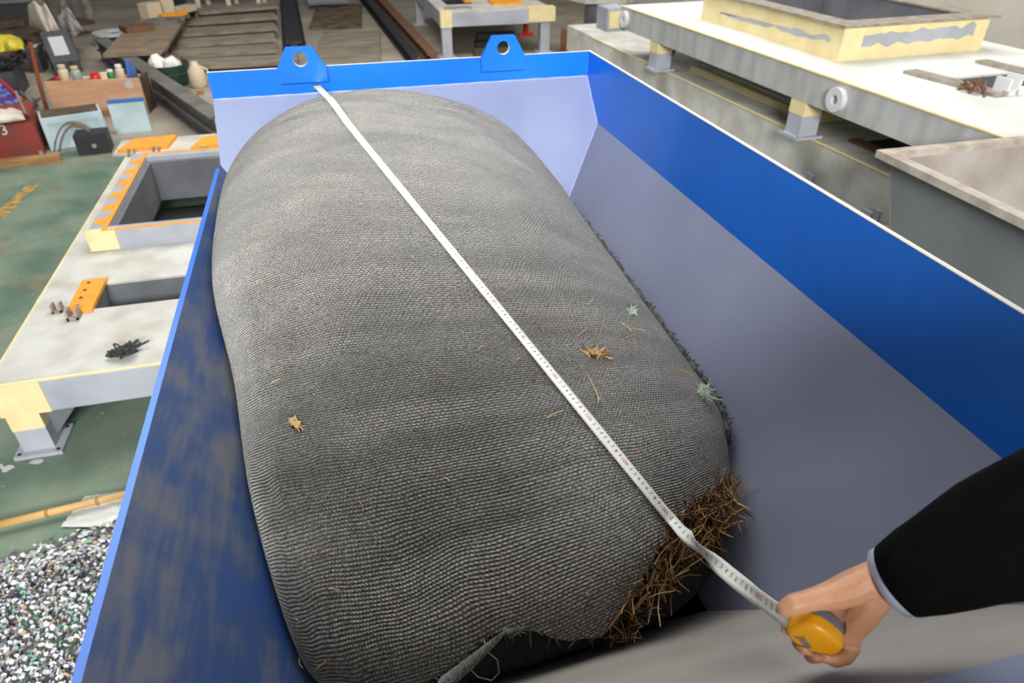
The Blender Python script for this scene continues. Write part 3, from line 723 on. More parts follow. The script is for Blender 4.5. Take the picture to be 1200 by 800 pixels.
for k in (-1, 1):
    s0, e0, w0 = fo+Vector((k*.19, .06, 1.40)), fo+Vector((k*.33, .10, 1.22)), Vector((k*.10-.02, -.16, H-.08)); arms += [(s0, .070, e0, .062), (e0, .060, w0, .046)]; rest_hand(PF, w0, -k)
figure(PF, *fo, fo+Vector((.17, .06, 1.40)), fo+Vector((-.17, .06, 1.40)), arms)
WP = thing('work_platform', (.3, -.7, 0), 'steel work platform on four legs at the near end of the hopper', 'platform')
M_plat = mat('platform_steel', (96, 98, 102), (80, 82, 86), rough=.6, scale=8)
part_box('platform_deck', M_plat, WP, (-.7, -1.3, .58), (2.1, 0, 0), (0, 1.35, 0), (0, 0, .04), bevel=.004)
for x in (-.66, 1.3):
    for y in (-1.26, -.06): part_box('platform_leg', M_plat, WP, (x, y, 0), (.06, 0, 0), (0, .06, 0), (0, 0, .58))

# ------------------------------------------------------------------ machine base frames
M_white = mat('pale_grey_deck_paint', (206, 206, 200), (184, 180, 170), rough=.5, scale=5, bump=.05)
M_gside = mat('grey_primer', (176, 180, 190), (160, 164, 174), rough=.5, scale=4)
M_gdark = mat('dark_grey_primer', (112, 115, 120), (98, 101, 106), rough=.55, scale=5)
M_cream = mat('cream_filler_putty', (236, 220, 170), (226, 208, 156), rough=.75, scale=8)
M_orange = mat('orange_primer', (236, 160, 48), (206, 140, 60), rough=.6, scale=12, lo=.5, hi=.75)
M_rust = mat('rusty_steel', (120, 84, 58), (96, 74, 58), rough=.8, scale=9)
M_bare = mat('scratched_bare_steel', (168, 160, 150), (140, 128, 116), rough=.5, scale=14, metal=.25)
M_wood = mat('raw_wood', (176, 134, 88), (150, 108, 66), rough=.7, scale=5, stretch=(1, 8, 8))
def deck_cells(xs, ys, holes):             # cut a rectangle along its hole edges
    X = sorted(set(list(xs)+[h[0] for h in holes]+[h[1] for h in holes])); Y = sorted(set(list(ys)+[h[2] for h in holes]+[h[3] for h in holes]))
    for i in range(len(X)-1):
        for j in range(len(Y)-1):
            cx, cy = (X[i]+X[i+1])/2, (Y[j]+Y[j+1])/2
            if not any(h[0] < cx < h[1] and h[2] < cy < h[3] for h in holes): yield X[i], X[i+1], Y[j], Y[j+1]
def slab(bm, xs, ys, z1, z0, holes=()):
    X = sorted(set(list(xs)+[h[0] for h in holes]+[h[1] for h in holes])); Y = sorted(set(list(ys)+[h[2] for h in holes]+[h[3] for h in holes]))
    V = {}
    def v(i, j, k):
        if (i, j, k) not in V: V[i, j, k] = bm.verts.new((X[i], Y[j], z1 if k else z0))
        return V[i, j, k]
    full = {}
    for i in range(len(X)-1):
        for j in range(len(Y)-1):
            cx, cy = (X[i]+X[i+1])/2, (Y[j]+Y[j+1])/2
            full[i, j] = not any(h[0] < cx < h[1] and h[2] < cy < h[3] for h in holes)
    for (i, j), f in full.items():
        if not f: continue
        bm.faces.new((v(i, j, 1), v(i+1, j, 1), v(i+1, j+1, 1), v(i, j+1, 1))); bm.faces.new((v(i, j, 0), v(i, j+1, 0), v(i+1, j+1, 0), v(i+1, j, 0)))
        if not full.get((i-1, j)): bm.faces.new((v(i, j, 0), v(i, j, 1), v(i, j+1, 1), v(i, j+1, 0)))
        if not full.get((i+1, j)): bm.faces.new((v(i+1, j, 0), v(i+1, j+1, 0), v(i+1, j+1, 1), v(i+1, j, 1)))
        if not full.get((i, j-1)): bm.faces.new((v(i, j, 0), v(i+1, j, 0), v(i+1, j, 1), v(i, j, 1)))
        if not full.get((i, j+1)): bm.faces.new((v(i, j+1, 0), v(i, j+1, 1), v(i+1, j+1, 1), v(i+1, j+1, 0)))
def pbox(name, m, parent, x0, x1, y0, y1, z0, z1, bevel=0):
    bm = NB(); obox(bm, (x0, y0, z0), Vector((x1-x0, 0, 0)), Vector((0, y1-y0, 0)), Vector((0, 0, z1-z0))); return fin(name, bm, m, parent, bevel=bevel)
def leg_parts(parent, cx, cy, z0, z1, w_=.10, pl_=.14, gx=1, gy=1, cap=True, foot=True):
    lg = pbox('leg', M_gside, parent, cx-w_/2, cx+w_/2, cy-w_/2, cy+w_/2, z0+.015, z1)
    if cap: pbox('putty_cap', M_cream, lg, cx-w_/2-.002, cx+w_/2+.002, cy-w_/2-.002, cy+w_/2+.002, z1-.09, z1-.001)
    # gusset
    bm = NB(); y = cy; a = Vector((cx+gx*w_/2, y-.006, z1-.001)); prism(bm, [a, a+Vector((gx*.16, 0, 0)), a+Vector((0, 0, -(z1-z0)*.8))], vec=Vector((0, .012, 0))); fin('gusset', bm, M_gdark, lg)
    if foot:
        fp = pbox('foot_plate', M_gside, parent, cx-pl_/2, cx+pl_/2, cy-pl_/2, cy+pl_/2, z0, z0+.018, bevel=.004)
        for dx in (-1, 1):
            for dy in (-1, 1):
                bm = NB(); cyl(bm, (cx+dx*pl_*.4, cy+dy*pl_*.4, z0+.016), .009, .003, seg=10); fin('bolt_hole', bm, M_black, fp)
def bracket(parent, x, y, z, s=.05, m=None):
    m = m or M_bare
    bm = NB(); obox(bm, (x-s/2, y-s/2, z), Vector((s*.22, 0, 0)), Vector((0, s, 0)), Vector((0, 0, s))); obox(bm, (x+s*.28, y-s/2, z), Vector((s*.22, 0, 0)), Vector((0, s, 0)), Vector((0, 0, s))); obox(bm, (x-s/2, y-s/2, z+.0005), Vector((s, 0, 0)), Vector((0, s*.3, 0)), Vector((0, 0, s*.3)))
    return fin('clamp_bracket', bm, m, parent, bevel=.003)
ZD = .40
LF = thing('machine_base_frame', (-1.1, 4.4, 0), 'pale grey steel machine base with orange plates on the green floor', 'machine frame')
lx0, lx1, ly0, ly1 = -1.60, -.50, 2.78, 6.15
bm = NB(); slab(bm, (lx0, lx1), (ly0, ly1), ZD, ZD-.012, [(-1.31, -.72, 3.36, 3.63), (-1.36, -.62, 4.12, 5.35)]); fin('deck_plate', bm, M_white, LF)
pbox('side_beam', M_gside, LF, lx0, lx1, ly0, ly0+.10, ZD-.17, ZD-.012)
pbox('side_beam', M_gside, LF, lx0, lx0+.10, ly0+.10, ly1, ZD-.17, ZD-.012); pbox('side_beam', M_gside, LF, lx1-.10, lx1, ly0+.10, ly1, ZD-.17, ZD-.012)
pbox('side_beam', M_gside, LF, lx0+.10, lx1-.10, ly1-.10, ly1, ZD-.17, ZD-.012)
for y in (3.26, 3.63, 4.02, 5.36): pbox('cross_beam', M_gdark, LF, lx0+.10, lx1-.10, y, y+.09, ZD-.17, ZD-.012)
pbox('putty_corner', M_cream, LF, lx0-.003, lx0+.20, ly0-.004, ly0+.10, ZD-.172, ZD-.004)
bm = NB(); tube(bm, [(lx0, ly0, ZD), (lx1, ly0, ZD)], .006, 6); tube(bm, [(lx0, ly0, ZD), (lx0, ly1, ZD)], .005, 6); fin('putty_seam', bm, M_cream, LF)
leg_parts(LF, lx0+.075, ly0+.07, 0, ZD-.17, .13, .20)
for x, y in ((lx1-.1, ly0+.07), (lx0+.08, ly1-.08), (lx1-.1, ly1-.08)): leg_parts(LF, x, y, 0, ZD-.17, .13, .20, cap=False)
# raised collar round the big opening
cz0, cz1 = ZD, ZD+.115
for nm, a in (('collar_plate', (-1.46, -.58, 4.05, 4.13)), ('collar_plate', (-1.46, -1.36, 4.13, 5.34)), ('collar_plate', (-1.46, -.58, 5.34, 5.44)), ('collar_plate', (-.62, -.58, 4.13, 5.34))):
    pbox(nm, M_gside, LF, *a, cz0-.0, cz1, bevel=.003)
pbox('putty_patch', M_cream, LF, -1.466, -1.31, 4.044, 4.10, cz0+.004, cz1+.002)
pbox('orange_strip', M_orange, LF, -1.385, -1.358, 4.06, 5.43, cz1, cz1+.006); pbox('orange_strip', M_orange, LF, -1.355, -.60, 4.062, 4.085, cz1, cz1+.004); pbox('orange_strip', M_orange, LF, -1.355, -.60, 5.41, 5.44, cz1, cz1+.004)
for k in range(6):
    y = 4.18+k*.21; bm = NB(); prism(bm, [Vector((-1.455, y, cz1+.004)), Vector((-1.40, y-.02, cz1+.004)), Vector((-1.386, y+.04, cz1+.004)), Vector((-1.386, y+.10, cz1+.004)), Vector((-1.44, y+.07, cz1+.004))], .004); fin('orange_patch', bm, M_orange, LF)
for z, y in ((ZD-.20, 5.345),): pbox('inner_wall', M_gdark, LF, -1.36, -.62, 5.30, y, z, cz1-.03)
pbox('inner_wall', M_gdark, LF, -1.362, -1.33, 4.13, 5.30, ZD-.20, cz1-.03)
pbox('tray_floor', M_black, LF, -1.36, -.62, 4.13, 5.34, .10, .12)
# bolted orange plate beside the small slot
op = pbox('orange_plate', M_orange, LF, -1.42, -1.30, 3.33, 3.66, ZD, ZD+.02, bevel=.003)
for k in range(4):
    bm = NB(); cyl(bm, (-1.38, 3.38+k*.08, ZD+.019), .010, .002, seg=12); fin('bolt_hole', bm, M_black, op)
bracket(LF, -1.375, 3.29, ZD, .055); bracket(LF, -1.47, 3.38, ZD, .045); bracket(LF, lx0-.02, 3.62, ZD-.1, .06)
pbox('slot_wall', M_gdark, LF, -1.31, -.72, 3.632, 3.64, ZD-.17, ZD-.013); pbox('slot_wall', M_gdark, LF, -1.318, -1.312, 3.36, 3.63, ZD-.17, ZD-.013)
# far end pads with orange plates
for x0, x1, y0 in ((-1.66, -1.30, 5.80), (-1.12, -.92, 5.72)):
    bm = NB(); prism(bm, [Vector((x0, y0, ZD+.045)), Vector((x1, y0+.03, ZD+.045)), Vector((x1+.03, y0+.30, ZD+.045)), Vector((x0+.07, y0+.26, ZD+.045))], .03); fin('orange_plate', bm, M_orange, LF, bevel=.004)
    bracket(LF, x0+.10, y0-.03, ZD, .05); 
    if x1-x0 > .25: bracket(LF, x1-.08, y0-.03, ZD, .05); bracket(LF, x1-.02, y0+.32, ZD, .05)
pbox('pad', M_white, LF, -1.70, -.60, 5.78, 6.14, ZD+.001, ZD+.015)

# black cord lying on the deck
bm = NB(); c0 = at(147, 414, ZD+.012); pts = []
for k in range(420):
    a = k*.42; q = Vector((k*.13, 3, 0)); pts.append(c0+Vector((.13*noise.noise(q), .10*noise.noise(q+Vector((0, 9, 0))), .004+.05*abs(noise.noise(q+Vector((0, 0, 5)))))))
tube(bm, pts, .0045, 5); M_rope = mat('black_rope', (40, 40, 42), (70, 70, 72), rough=.8, scale=60)
tag(fin('cord_bundle', bm, M_rope, smooth=True), 'small tangled bundle of black cord lying on the pale machine base', 'cord')

# right hand frame
ZR = 1.2
RF = thing('machine_base_frame', (3.6, 4.6, .77), 'large white-topped steel machine frame with a raised cream collar near the wall', 'machine frame')
rx0, rx1, ry0, ry1 = 2.74, 4.55, 2.47, 6.60
bm = NB(); slab(bm, (rx0, rx1), (ry0, ry1), ZR, ZR-.012, [(3.36, 3.86, 3.20, 3.48), (3.16, 4.15, 4.16, 5.6)]); fin('deck_plate', bm, mat('white_deck_paint', (230, 234, 232), (212, 214, 210), rough=.5, scale=3), RF)
M_rside = mat('streaked_grey_side', (188, 188, 188), (168, 168, 170), rough=.55, scale=2.5, stretch=(1, 4, 1))
pbox('side_beam', M_rside, RF, rx0, rx0+.12, ry0, ry1, ZR-.19, ZR-.012); pbox('side_beam', M_rside, RF, rx1-.12, rx1, ry0, ry1, ZR-.19, ZR-.012)
pbox('side_beam', M_rside, RF, rx0+.12, rx1-.12, ry0, ry0+.1, ZR-.19, ZR-.012); pbox('side_beam', M_rside, RF, rx0+.12, rx1-.12, ry1-.1, ry1, ZR-.19, ZR-.012)
bm = NB(); tube(bm, [(rx0, ry0, ZR), (rx0, ry1, ZR)], .009, 6); tube(bm, [(rx0, ry0, ZR), (rx1, ry0, ZR)], .009, 6); fin('putty_seam', bm, M_cream, RF)
# collar
k0, k1 = ZR, ZR+.21
for a in ((3.06, 3.16, 4.04, 5.72), (4.15, 4.25, 4.04, 5.72), (3.16, 4.15, 4.04, 4.16), (3.16, 4.15, 5.6, 5.72)): pbox('collar_plate', M_cream, RF, *a, k0, k1, bevel=.004)
for a in ((3.02, 3.18, 4.0, 5.76), (4.13, 4.29, 4.0, 5.76), (3.18, 4.13, 4.0, 4.17), (3.18, 4.13, 5.59, 5.76)): pbox('collar_rim', M_bare, RF, *a, k1, k1+.012)
for a in ((3.158, 3.17, 4.17, 5.59), (4.14, 4.152, 4.17, 5.59), (3.17, 4.14, 4.158, 4.17), (3.17, 4.14, 5.59, 5.602)): pbox('inner_wall', M_gdark, RF, *a, ZR-.18, k1-.01)
pbox('inner_ledge', M_gdark, RF, 4.05, 4.14, 4.17, 5.59, ZR-.05, ZR-.035); pbox('inner_ledge', M_gdark, RF, 3.17, 4.05, 5.50, 5.59, ZR-.05, ZR-.035)
pbox('tray_floor', M_gdark, RF, 3.16, 4.15, 4.16, 5.6, ZR-.19, ZR-.18)
# bare patches in the putty
def patch(parent, pts, m):
    bm = NB(); prism(bm, [Vector(p) for p in pts], vec=Vector((-.003, 0, 0)) if abs(pts[0][0]-pts[1][0]) < 1e-4 else Vector((0, -.003, 0))); fin('bare_patch', bm, m, parent)
n = 22
patch(RF, [(3.06, 4.15+1.3*i/n, k0+.125-.03*i/n+.03*noise.noise(Vector((i*.45, 1, 0)))) for i in range(n+1)]+[(3.06, 4.15+1.3*i/n, k0+.095-.02*i/n+.03*noise.noise(Vector((i*.45, 5, 0)))) for i in range(n, -1, -1)], M_gside)
patch(RF, [(3.22+.92*i/n, 4.04, k0+.15+.03*noise.noise(Vector((i*.5, 9, 0)))+.02*i/n) for i in range(n+1)]+[(3.22+.92*i/n, 4.04, k0+.08+.03*noise.noise(Vector((i*.5, 14, 0)))+.015*i/n) for i in range(n, -1, -1)], M_gside)
# small hatch with loose steel strips
pbox('slot_wall', M_gdark, RF, 3.36, 3.86, 3.482, 3.50, ZR-.2, ZR-.013); pbox('slot_wall', M_gdark, RF, 3.862, 3.88, 3.20, 3.48, ZR-.2, ZR-.013); pbox('slot_floor', M_gdark, RF, 3.36, 3.86, 3.20, 3.48, ZR-.21, ZR-.2)
def strip(a, b_, w_, z, m, parent=RF, name='steel_strip', t=.018):
    a, b_ = Vector((*a, z)), Vector((*b_, z)); d = (b_-a).normalized(); n_ = Vector((-d.y, d.x, 0))*w_/2
    bm = NB(); prism(bm, [a-n_, b_-n_, b_+n_, a+n_], vec=Vector((0, 0, t))); return fin(name, bm, m, parent, bevel=.002)
strip((3.28, 3.66), (3.34, 3.06), .11, ZR, M_bare); strip((3.93, 3.74), (3.95, 3.0), .10, ZR, M_bare)
bracket(RF, 3.40, 3.10, ZR, .09, mat('white_lug', (214, 214, 216), rough=.5)); 
bm = NB()
for k in range(14):
    p = Vector((3.26+R.uniform(-.05, .05), 3.17+R.uniform(-.05, .05), ZR+.02)); stick(bm, p, rnd(1)+Vector((0, 0, .6)), R.uniform(.04, .09), .008, .3)
fin('rusty_scrap', bm, M_rust, RF)
# legs and lifting eyes on the visible side
for y in (3.94, 5.90, 2.62): leg_parts(RF, rx0+.075, y, .775, ZR-.19, .14, .20, gx=1)
for y in (3.94, 5.90, 2.62): leg_parts(RF, rx1-.075, y, .775, ZR-.19, .14, .20, gx=-1, cap=False)
for y in (3.60, 6.9-.05):
    bm = NB(); c = Vector((rx0-.004, y if y < 6.5 else 6.48, ZR-.10)); seg = 20
    ring = lambda r, x: [bm.verts.new(c+Vector((x, r*math.cos(2*math.pi*k/seg), r*math.sin(2*math.pi*k/seg)))) for k in range(seg)]
    o0, i0, o1, i1 = ring(.07, -.03), ring(.028, -.03), ring(.07, .004), ring(.028, .004)
    for k in range(seg):
        j = (k+1) % seg
        bm.faces.new((o0[k], o0[j], i0[j], i0[k])); bm.faces.new((o0[k], o1[k], o1[j], o0[j])); bm.faces.new((i0[k], i0[j], i1[j], i1[k]))
    fin('lifting_eye', bm, mat('white_lug', (214, 214, 216)), RF)
pbox('beam_end', M_gside, RF, rx0-.14, rx0+.06, ry1-.02, ry1+.22, ZR-.22, ZR-.02); pbox('putty_cap', M_cream, RF, rx0-.12, rx0+.04, ry1-.03, ry1-.02, ZR-.19, ZR-.05)
# lower frame carrying it
LW = thing('lower_machine_frame', (3.6, 5, 0), 'long grey lower frame with cream-puttied body under the white-topped frame', 'machine frame')
pbox('top_plate', M_white, LW, 2.84, 4.7, 2.5, 8.2, .75, .77); pbox('side_plate', M_white, LW, 2.84, 2.88, 2.5, 8.2, .50, .75)
pbox('ledge', M_rside, LW, 2.62, 2.84, 2.5, 7.6, .47, .50); pbox('side_plate', M_rside, LW, 2.62, 2.66, 2.5, 7.6, 0, .47)
pbox('end_plate', M_rside, LW, 2.88, 4.7, 2.5, 2.54, 0, .75); pbox('far_plate', M_rside, LW, 2.88, 4.7, 8.16, 8.2, 0, .75); pbox('wall_plate', M_rside, LW, 4.66, 4.7, 2.54, 8.16, 0, .75)
for z, x in ((.762, 2.84), (.502, 2.66)):
    bm = NB(); tube(bm, [(x, 2.52, z), (x, 7.5, z)], .008, 6); fin('putty_seam', bm, M_cream, LW)
bm = NB(); prism(bm, [Vector((3.06, 4.15, .77)), Vector((3.10, 4.15, .86)), Vector((3.20, 4.15, .97)), Vector((4.1, 4.15, .97)), Vector((4.1, 4.15, .77))], vec=Vector((0, 1.6, 0))); fin('puttied_body', bm, M_cream, LW, bevel=.01)
pbox('body_rib', M_cream, LW, 3.04, 3.062, 4.10, 5.8, .77, .82); pbox('body_rib', M_gside, LW, 3.07, 3.10, 4.13, 5.77, .84, .855)
pbox('hatch', M_black, LW, 3.1, 3.9, 2.9, 3.7, .772, .776); pbox('hatch_rim', M_rust, LW, 3.02, 3.1, 2.85, 3.75, .772, .786)
for y in (3.15, 3.75, 6.1): bracket(LW, 2.75, y, .50, .08, M_gside)
for o in (RF, LW): o.location.x += .12; o.rotation_euler.z = math.radians(3.5)
# grey open bin
BN = thing('steel_bin', (2.8, 1.5, 0), 'grey open-topped steel bin with a dusty rim', 'bin')
gx0, gx1, gy0, gy1, gz = 2.23, 3.5, .35, 2.30, 1.22; tp_ = .18
def tq(name, m, pts, vec): bm = NB(); prism(bm, [Vector(p) for p in pts], vec=Vector(vec)); return fin(name, bm, m, BN)
M_bin = mat('bin_grey_primer', (136, 138, 142), (124, 126, 130), rough=.5, scale=3); M_bini = mat('bin_dusty_inside', (172, 166, 160), (150, 140, 132), rough=.6, scale=4)
gb = .30
tq('bin_wall', M_bin, [(gx0, gy0, gz), (gx0, gy1, gz), (gx0+tp_, gy1-tp_, gb), (gx0+tp_, gy0+tp_, gb)], (.006, 0, 0)); tq('bin_lining', M_bini, [(gx0+.007, gy0, gz), (gx0+.007, gy1, gz), (gx0+tp_+.007, gy1-tp_, gb), (gx0+tp_+.007, gy0+tp_, gb)], (.003, 0, 0))
tq('bin_wall', M_bini, [(gx1, gy0, gz), (gx1, gy1, gz), (gx1-tp_, gy1-tp_, gb), (gx1-tp_, gy0+tp_, gb)], (.006, 0, 0))
tq('bin_wall', M_bini, [(gx0, gy1, gz), (gx1, gy1, gz), (gx1-tp_, gy1-tp_, gb), (gx0+tp_, gy1-tp_, gb)], (0, .006, 0)); tq('bin_wall', M_bini, [(gx0, gy0, gz), (gx1, gy0, gz), (gx1-tp_, gy0+tp_, gb), (gx0+tp_, gy0+tp_, gb)], (0, .006, 0))
pbox('bin_floor', M_bini, BN, gx0+tp_, gx1-tp_, gy0+tp_, gy1-tp_, gb-.01, gb)
M_rim = mat('bin_dusty_rim', (190, 180, 168), (160, 148, 136), rough=.6, scale=12)
for a in ((gx0-.045, gx0+.008, gy0-.045, gy1+.045), (gx1, gx1+.05, gy0-.045, gy1+.045), (gx0+.008, gx1, gy1, gy1+.045), (gx0+.008, gx1, gy0-.045, gy0)): pbox('bin_rim', M_rim, BN, *a, gz, gz+.03, bevel=.003)
for x in (gx0+.3, gx1-.3):
    for y in (gy0+.3, gy1-.35): pbox('bin_leg', M_bin, BN, x-.03, x+.03, y-.03, y+.03, 0, gb-.01)

# ------------------------------------------------------------------ clutter on the floor at the left and behind
def gframe(l, r, z=0):                     # ground frame from the two front-bottom pixels
    a, b_ = at(*l, z), at(*r, z); ex = b_-a; w_ = ex.length; ex = ex/w_; ey = Vector((-ex.y, ex.x, 0)); return a, ex, ey, w_
def gbox(name, m, l, r, ytop, depth, parent=None, z=0, bevel=.008, taper=0):
    a, ex, ey, w_ = gframe(l, r, z); h_ = hgt(a, ytop)-z
    bm = NB(); t = taper*w_
    b0 = [a, a+ex*w_, a+ex*w_+ey*depth, a+ey*depth]; t0 = [a+ex*t+ey*t, a+ex*(w_-t)+ey*t, a+ex*(w_-t)+ey*(depth-t), a+ex*t+ey*(depth-t)]
    vb = [bm.verts.new(p) for p in b0]; vt = [bm.verts.new(p+Vector((0, 0, h_))) for p in t0]
    bm.faces.new(vb[::-1]); bm.faces.new(vt)
    for i in range(4): bm.faces.new((vb[i], vb[(i+1) % 4], vt[(i+1) % 4], vt[i]))
    return fin(name, bm, m, parent, bevel=bevel), (a, ex, ey, w_, h_)
def quadbox(bm, a, ex, ey, u0, u1, v0, v1, z0, z1):
    p = lambda u, v, z: a+ex*u+ey*v+Vector((0, 0, z-a.z)); prism(bm, [p(u0, v0, z1), p(u1, v0, z1), p(u1, v1, z1), p(u0, v1, z1)], z1-z0)
def qb(name, m, parent, fr, u0, u1, v0, v1, z0, z1, bevel=0):
    bm = NB(); quadbox(bm, fr[0], fr[1], fr[2], u0, u1, v0, v1, z0, z1); return fin(name, bm, m, parent, bevel=bevel)
def plank(name, l, r, wd, th, z, m, label, cat='plank', group=None):
    a, ex, ey, w_ = gframe(l, r, z); bm = NB(); quadbox(bm, a, ex, ey, 0, w_, 0, wd, z, z+th); o = fin(name, bm, m, bevel=.004); return tag(o, label, cat, group)
M_redm = mat('worn_red_paint', (150, 52, 44), (112, 66, 52), rough=.6, scale=5)
M_lblue = mat('pale_blue_cabinet', (196, 216, 222), (180, 200, 206), rough=.5)
M_blk = mat('black_plastic', (34, 34, 38), (44, 44, 48), rough=.5)
M_ply = mat('pinkish_plywood', (214, 170, 136), (200, 152, 118), rough=.7, scale=3, stretch=(1, 1, 6))
M_dgrey = mat('dark_grey_plastic', (66, 68, 76), (58, 60, 66), rough=.5)
M_gsteel = mat('grey_steel_section', (118, 116, 112), (100, 96, 92), rough=.55, scale=5)
M_dwood = mat('weathered_dark_wood', (94, 78, 60), (70, 60, 48), rough=.8, scale=6)
M_conc = mat('pale_steel_slab', (150, 140, 124), (116, 106, 92), rough=.65, scale=2.5, stretch=(1, 5, 5))
M_gbin = mat('dark_green_bin', (46, 74, 62), (40, 62, 54), rough=.5)
M_paper = mat('white_paper', (228, 228, 224), rough=.7); M_label = mat('pale_label', (196, 198, 200), rough=.6)
M_brown = mat('brown_strap', (112, 98, 80), rough=.7)
# red box with its white mark
rt = thing('red_tool_box', at(25, 186), 'worn red metal box with a white painted 3 standing on a plank', 'box')
ob, fr = gbox('box_body', M_redm, (-16, 191), (53, 182), 143, .42, rt); a, ex, ey, w_, h_ = fr
qb('lid_edge', M_redm, rt, fr, -.01, w_+.01, -.012, .43, h_, h_+.018, .004)
vs, fs = glyph('3'); bm = NB(); ww = [bm.verts.new(a+ex*(w_*.50+v.x*.13)-ey*.006+Vector((0, 0, h_*.72+v.y*.13))) for v in vs]
for f in fs: bm.faces.new([ww[i] for i in f])
fin('painted_mark', bm, mat('white_paint_mark', (232, 228, 224)), rt)
for u in (.02, w_-.04): qb('corner_guard', M_bare, rt, fr, u, u+.03, -.008, 0, 0, .05)
bm = NB(); tube(bm, [a+ex*(w_*.95)-ey*.0+Vector((0, 0, h_+.02)), a+ex*(w_*.93)+Vector((0, 0, h_+.22))], .012, 8); fin('hinge_post', bm, M_bare, rt)
# things lying on the red box
def cloth(name, l, r, dpt, z, hh, m, label, cat, seed, amp=.5, taper=.4):
    a, ex, ey, w_ = gframe(l, r, z); bm = NB(); n = 14; g = []
    for i in range(n+1):
        row = []
        for j in range(n+1):
            u, v = i/n, j/n; du = (u-.5)*2; dv = (v-.5)*2; e = max(0, 1-(abs(du)**2.5+abs(dv)**2.5)/1.6)
            wob = noise.noise(Vector((u*3+seed, v*3, seed)))
            p = a+ex*(w_*(u+.08*noise.noise(Vector((v*4, seed, 1)))))+ey*(dpt*(v+.10*noise.noise(Vector((u*4, seed, 7)))))
            row.append(bm.verts.new(p+Vector((0, 0, max(.004, hh*(e**.7)*(1+amp*wob*1.6))))))
        g.append(row)
    for i in range(n):
        for j in range(n): bm.faces.new((g[i][j], g[i+1][j], g[i+1][j+1], g[i][j+1]))
    bd = [g[i][0] for i in range(n+1)]+[g[n][j] for j in range(1, n+1)]+[g[i][n] for i in range(n-1, -1, -1)]+[g[0][j] for j in range(n-1, 0, -1)]
    lo = [bm.verts.new((v.co.x, v.co.y, z)) for v in bd]; k = len(bd)
    for i in range(k): bm.faces.new((bd[i], lo[i], lo[(i+1) % k], bd[(i+1) % k]))
    bm.faces.new(lo[::-1])
    o = fin(name, bm, m, smooth=True); return tag(o, label, cat)
zr = h_+.018
cloth('white_rag', (-14, 147), (30, 140), .28, zr, .07, mat('dusty_white_rag', (206, 200, 190), (180, 172, 160), rough=.9), 'crumpled white rag lying on the red box', 'rag', 3)
M_cbag = mat('blue_purple_print', (70, 150, 206), (86, 46, 110), rough=.4, scale=9, lo=.45, hi=.55)
cb = thing('printed_bag', at(5, 128, zr), 'blue and purple printed bag with a red edge behind the red box', 'bag')
a, ex, ey, w_ = gframe((-12, 128), (27, 121), zr*.8); bm = NB(); prism(bm, [a, a+ex*w_, a+ex*w_*.85+ey*.5+Vector((0, 0, .16)), a+ey*.5+Vector((0, 0, .22))], .05); fin('bag_body', bm, M_cbag, cb, bevel=.01)
bm = NB(); tube(bm, [a+ex*w_*.2+ey*.50+Vector((0, 0, .235)), a+ex*w_*.9+ey*.46+Vector((0, 0, .17)), a+ex*w_*1.03+Vector((0, 0, .02))], .014, 6); fin('red_edge', bm, mat('red_binding', (190, 30, 40)), cb)
plank('wood_plank', (-16, 200), (72, 191), .09, .07, 0, M_wood, 'short brown wooden plank on the green floor before the red box')
# pale blue cabinet lying on its back
pb = thing('pale_blue_cabinet', at(90, 172), 'pale blue metal cabinet section lying beside the red box', 'cabinet')
ob, fr = gbox('cabinet_body', M_lblue, (60, 176), (130, 165), 140, .30, pb); a, ex, ey, w_, h_ = fr
qb('frame_rail', M_lblue, pb, fr, 0, w_, -.014, 0, h_-.05, h_+.004, .003); qb('frame_rail', M_lblue, pb, fr, 0, .05, -.014, 0, .0, h_-.05, .003); qb('frame_rail', M_lblue, pb, fr, w_-.05, w_, -.014, 0, 0, h_-.05, .003)
qb('dirty_top', M_dwood, pb, fr, .02, w_-.02, .03, .28, h_, h_+.012)
bl2, fr2 = gbox('blue_edged_board', M_lblue, (137, 157), (178, 153), 122, .08); tag(bl2, 'pale board with a blue edge leaning behind the pale blue cabinet', 'board')
o = qb('blue_edge', mat('blue_edge_paint', (52, 110, 176)), bl2, fr2, 0, fr2[3], -.004, .084, fr2[4], fr2[4]+.02)
# black case with a strap
bc = thing('black_carry_case', at(108, 182), 'black carry case with a worn brown strap by the machine base', 'case')
ob, fr = gbox('case_body', M_blk, (93, 183), (131, 179), 160, .22, bc, bevel=.02); a, ex, ey, w_, h_ = fr
bm = NB(); cyl(bm, a+ex*w_*.55-ey*.006+Vector((0, 0, h_*.45)), .02, .008, seg=12, axis=-ey); fin('latch', bm, M_bare, bc)
for off in (0, .10):
    p0, p1 = at(66+off*60, 181), at(134, 172); bm = NB(); pts = [p0.lerp(p1, t)+Vector((0, 0, .02+(.27-off*.3)*math.sin(math.pi*min(1, t*1.15+.02))**.8 if t < .85 else .12)) for t in [k/16 for k in range(17)]]
    prev = None
    for p in pts:
        q = (bm.verts.new(p-ey*.0), bm.verts.new(p-ey*.05+Vector((0, 0, .004))), bm.verts.new(p-ey*.05+Vector((0, 0, -.014))), bm.verts.new(p+Vector((0, 0, -.016))))
        if prev:
            for k in range(4): bm.faces.new((prev[k], prev[(k+1) % 4], q[(k+1) % 4], q[k]))
        prev = q
    fin('strap', bm, M_brown, bc, smooth=True)
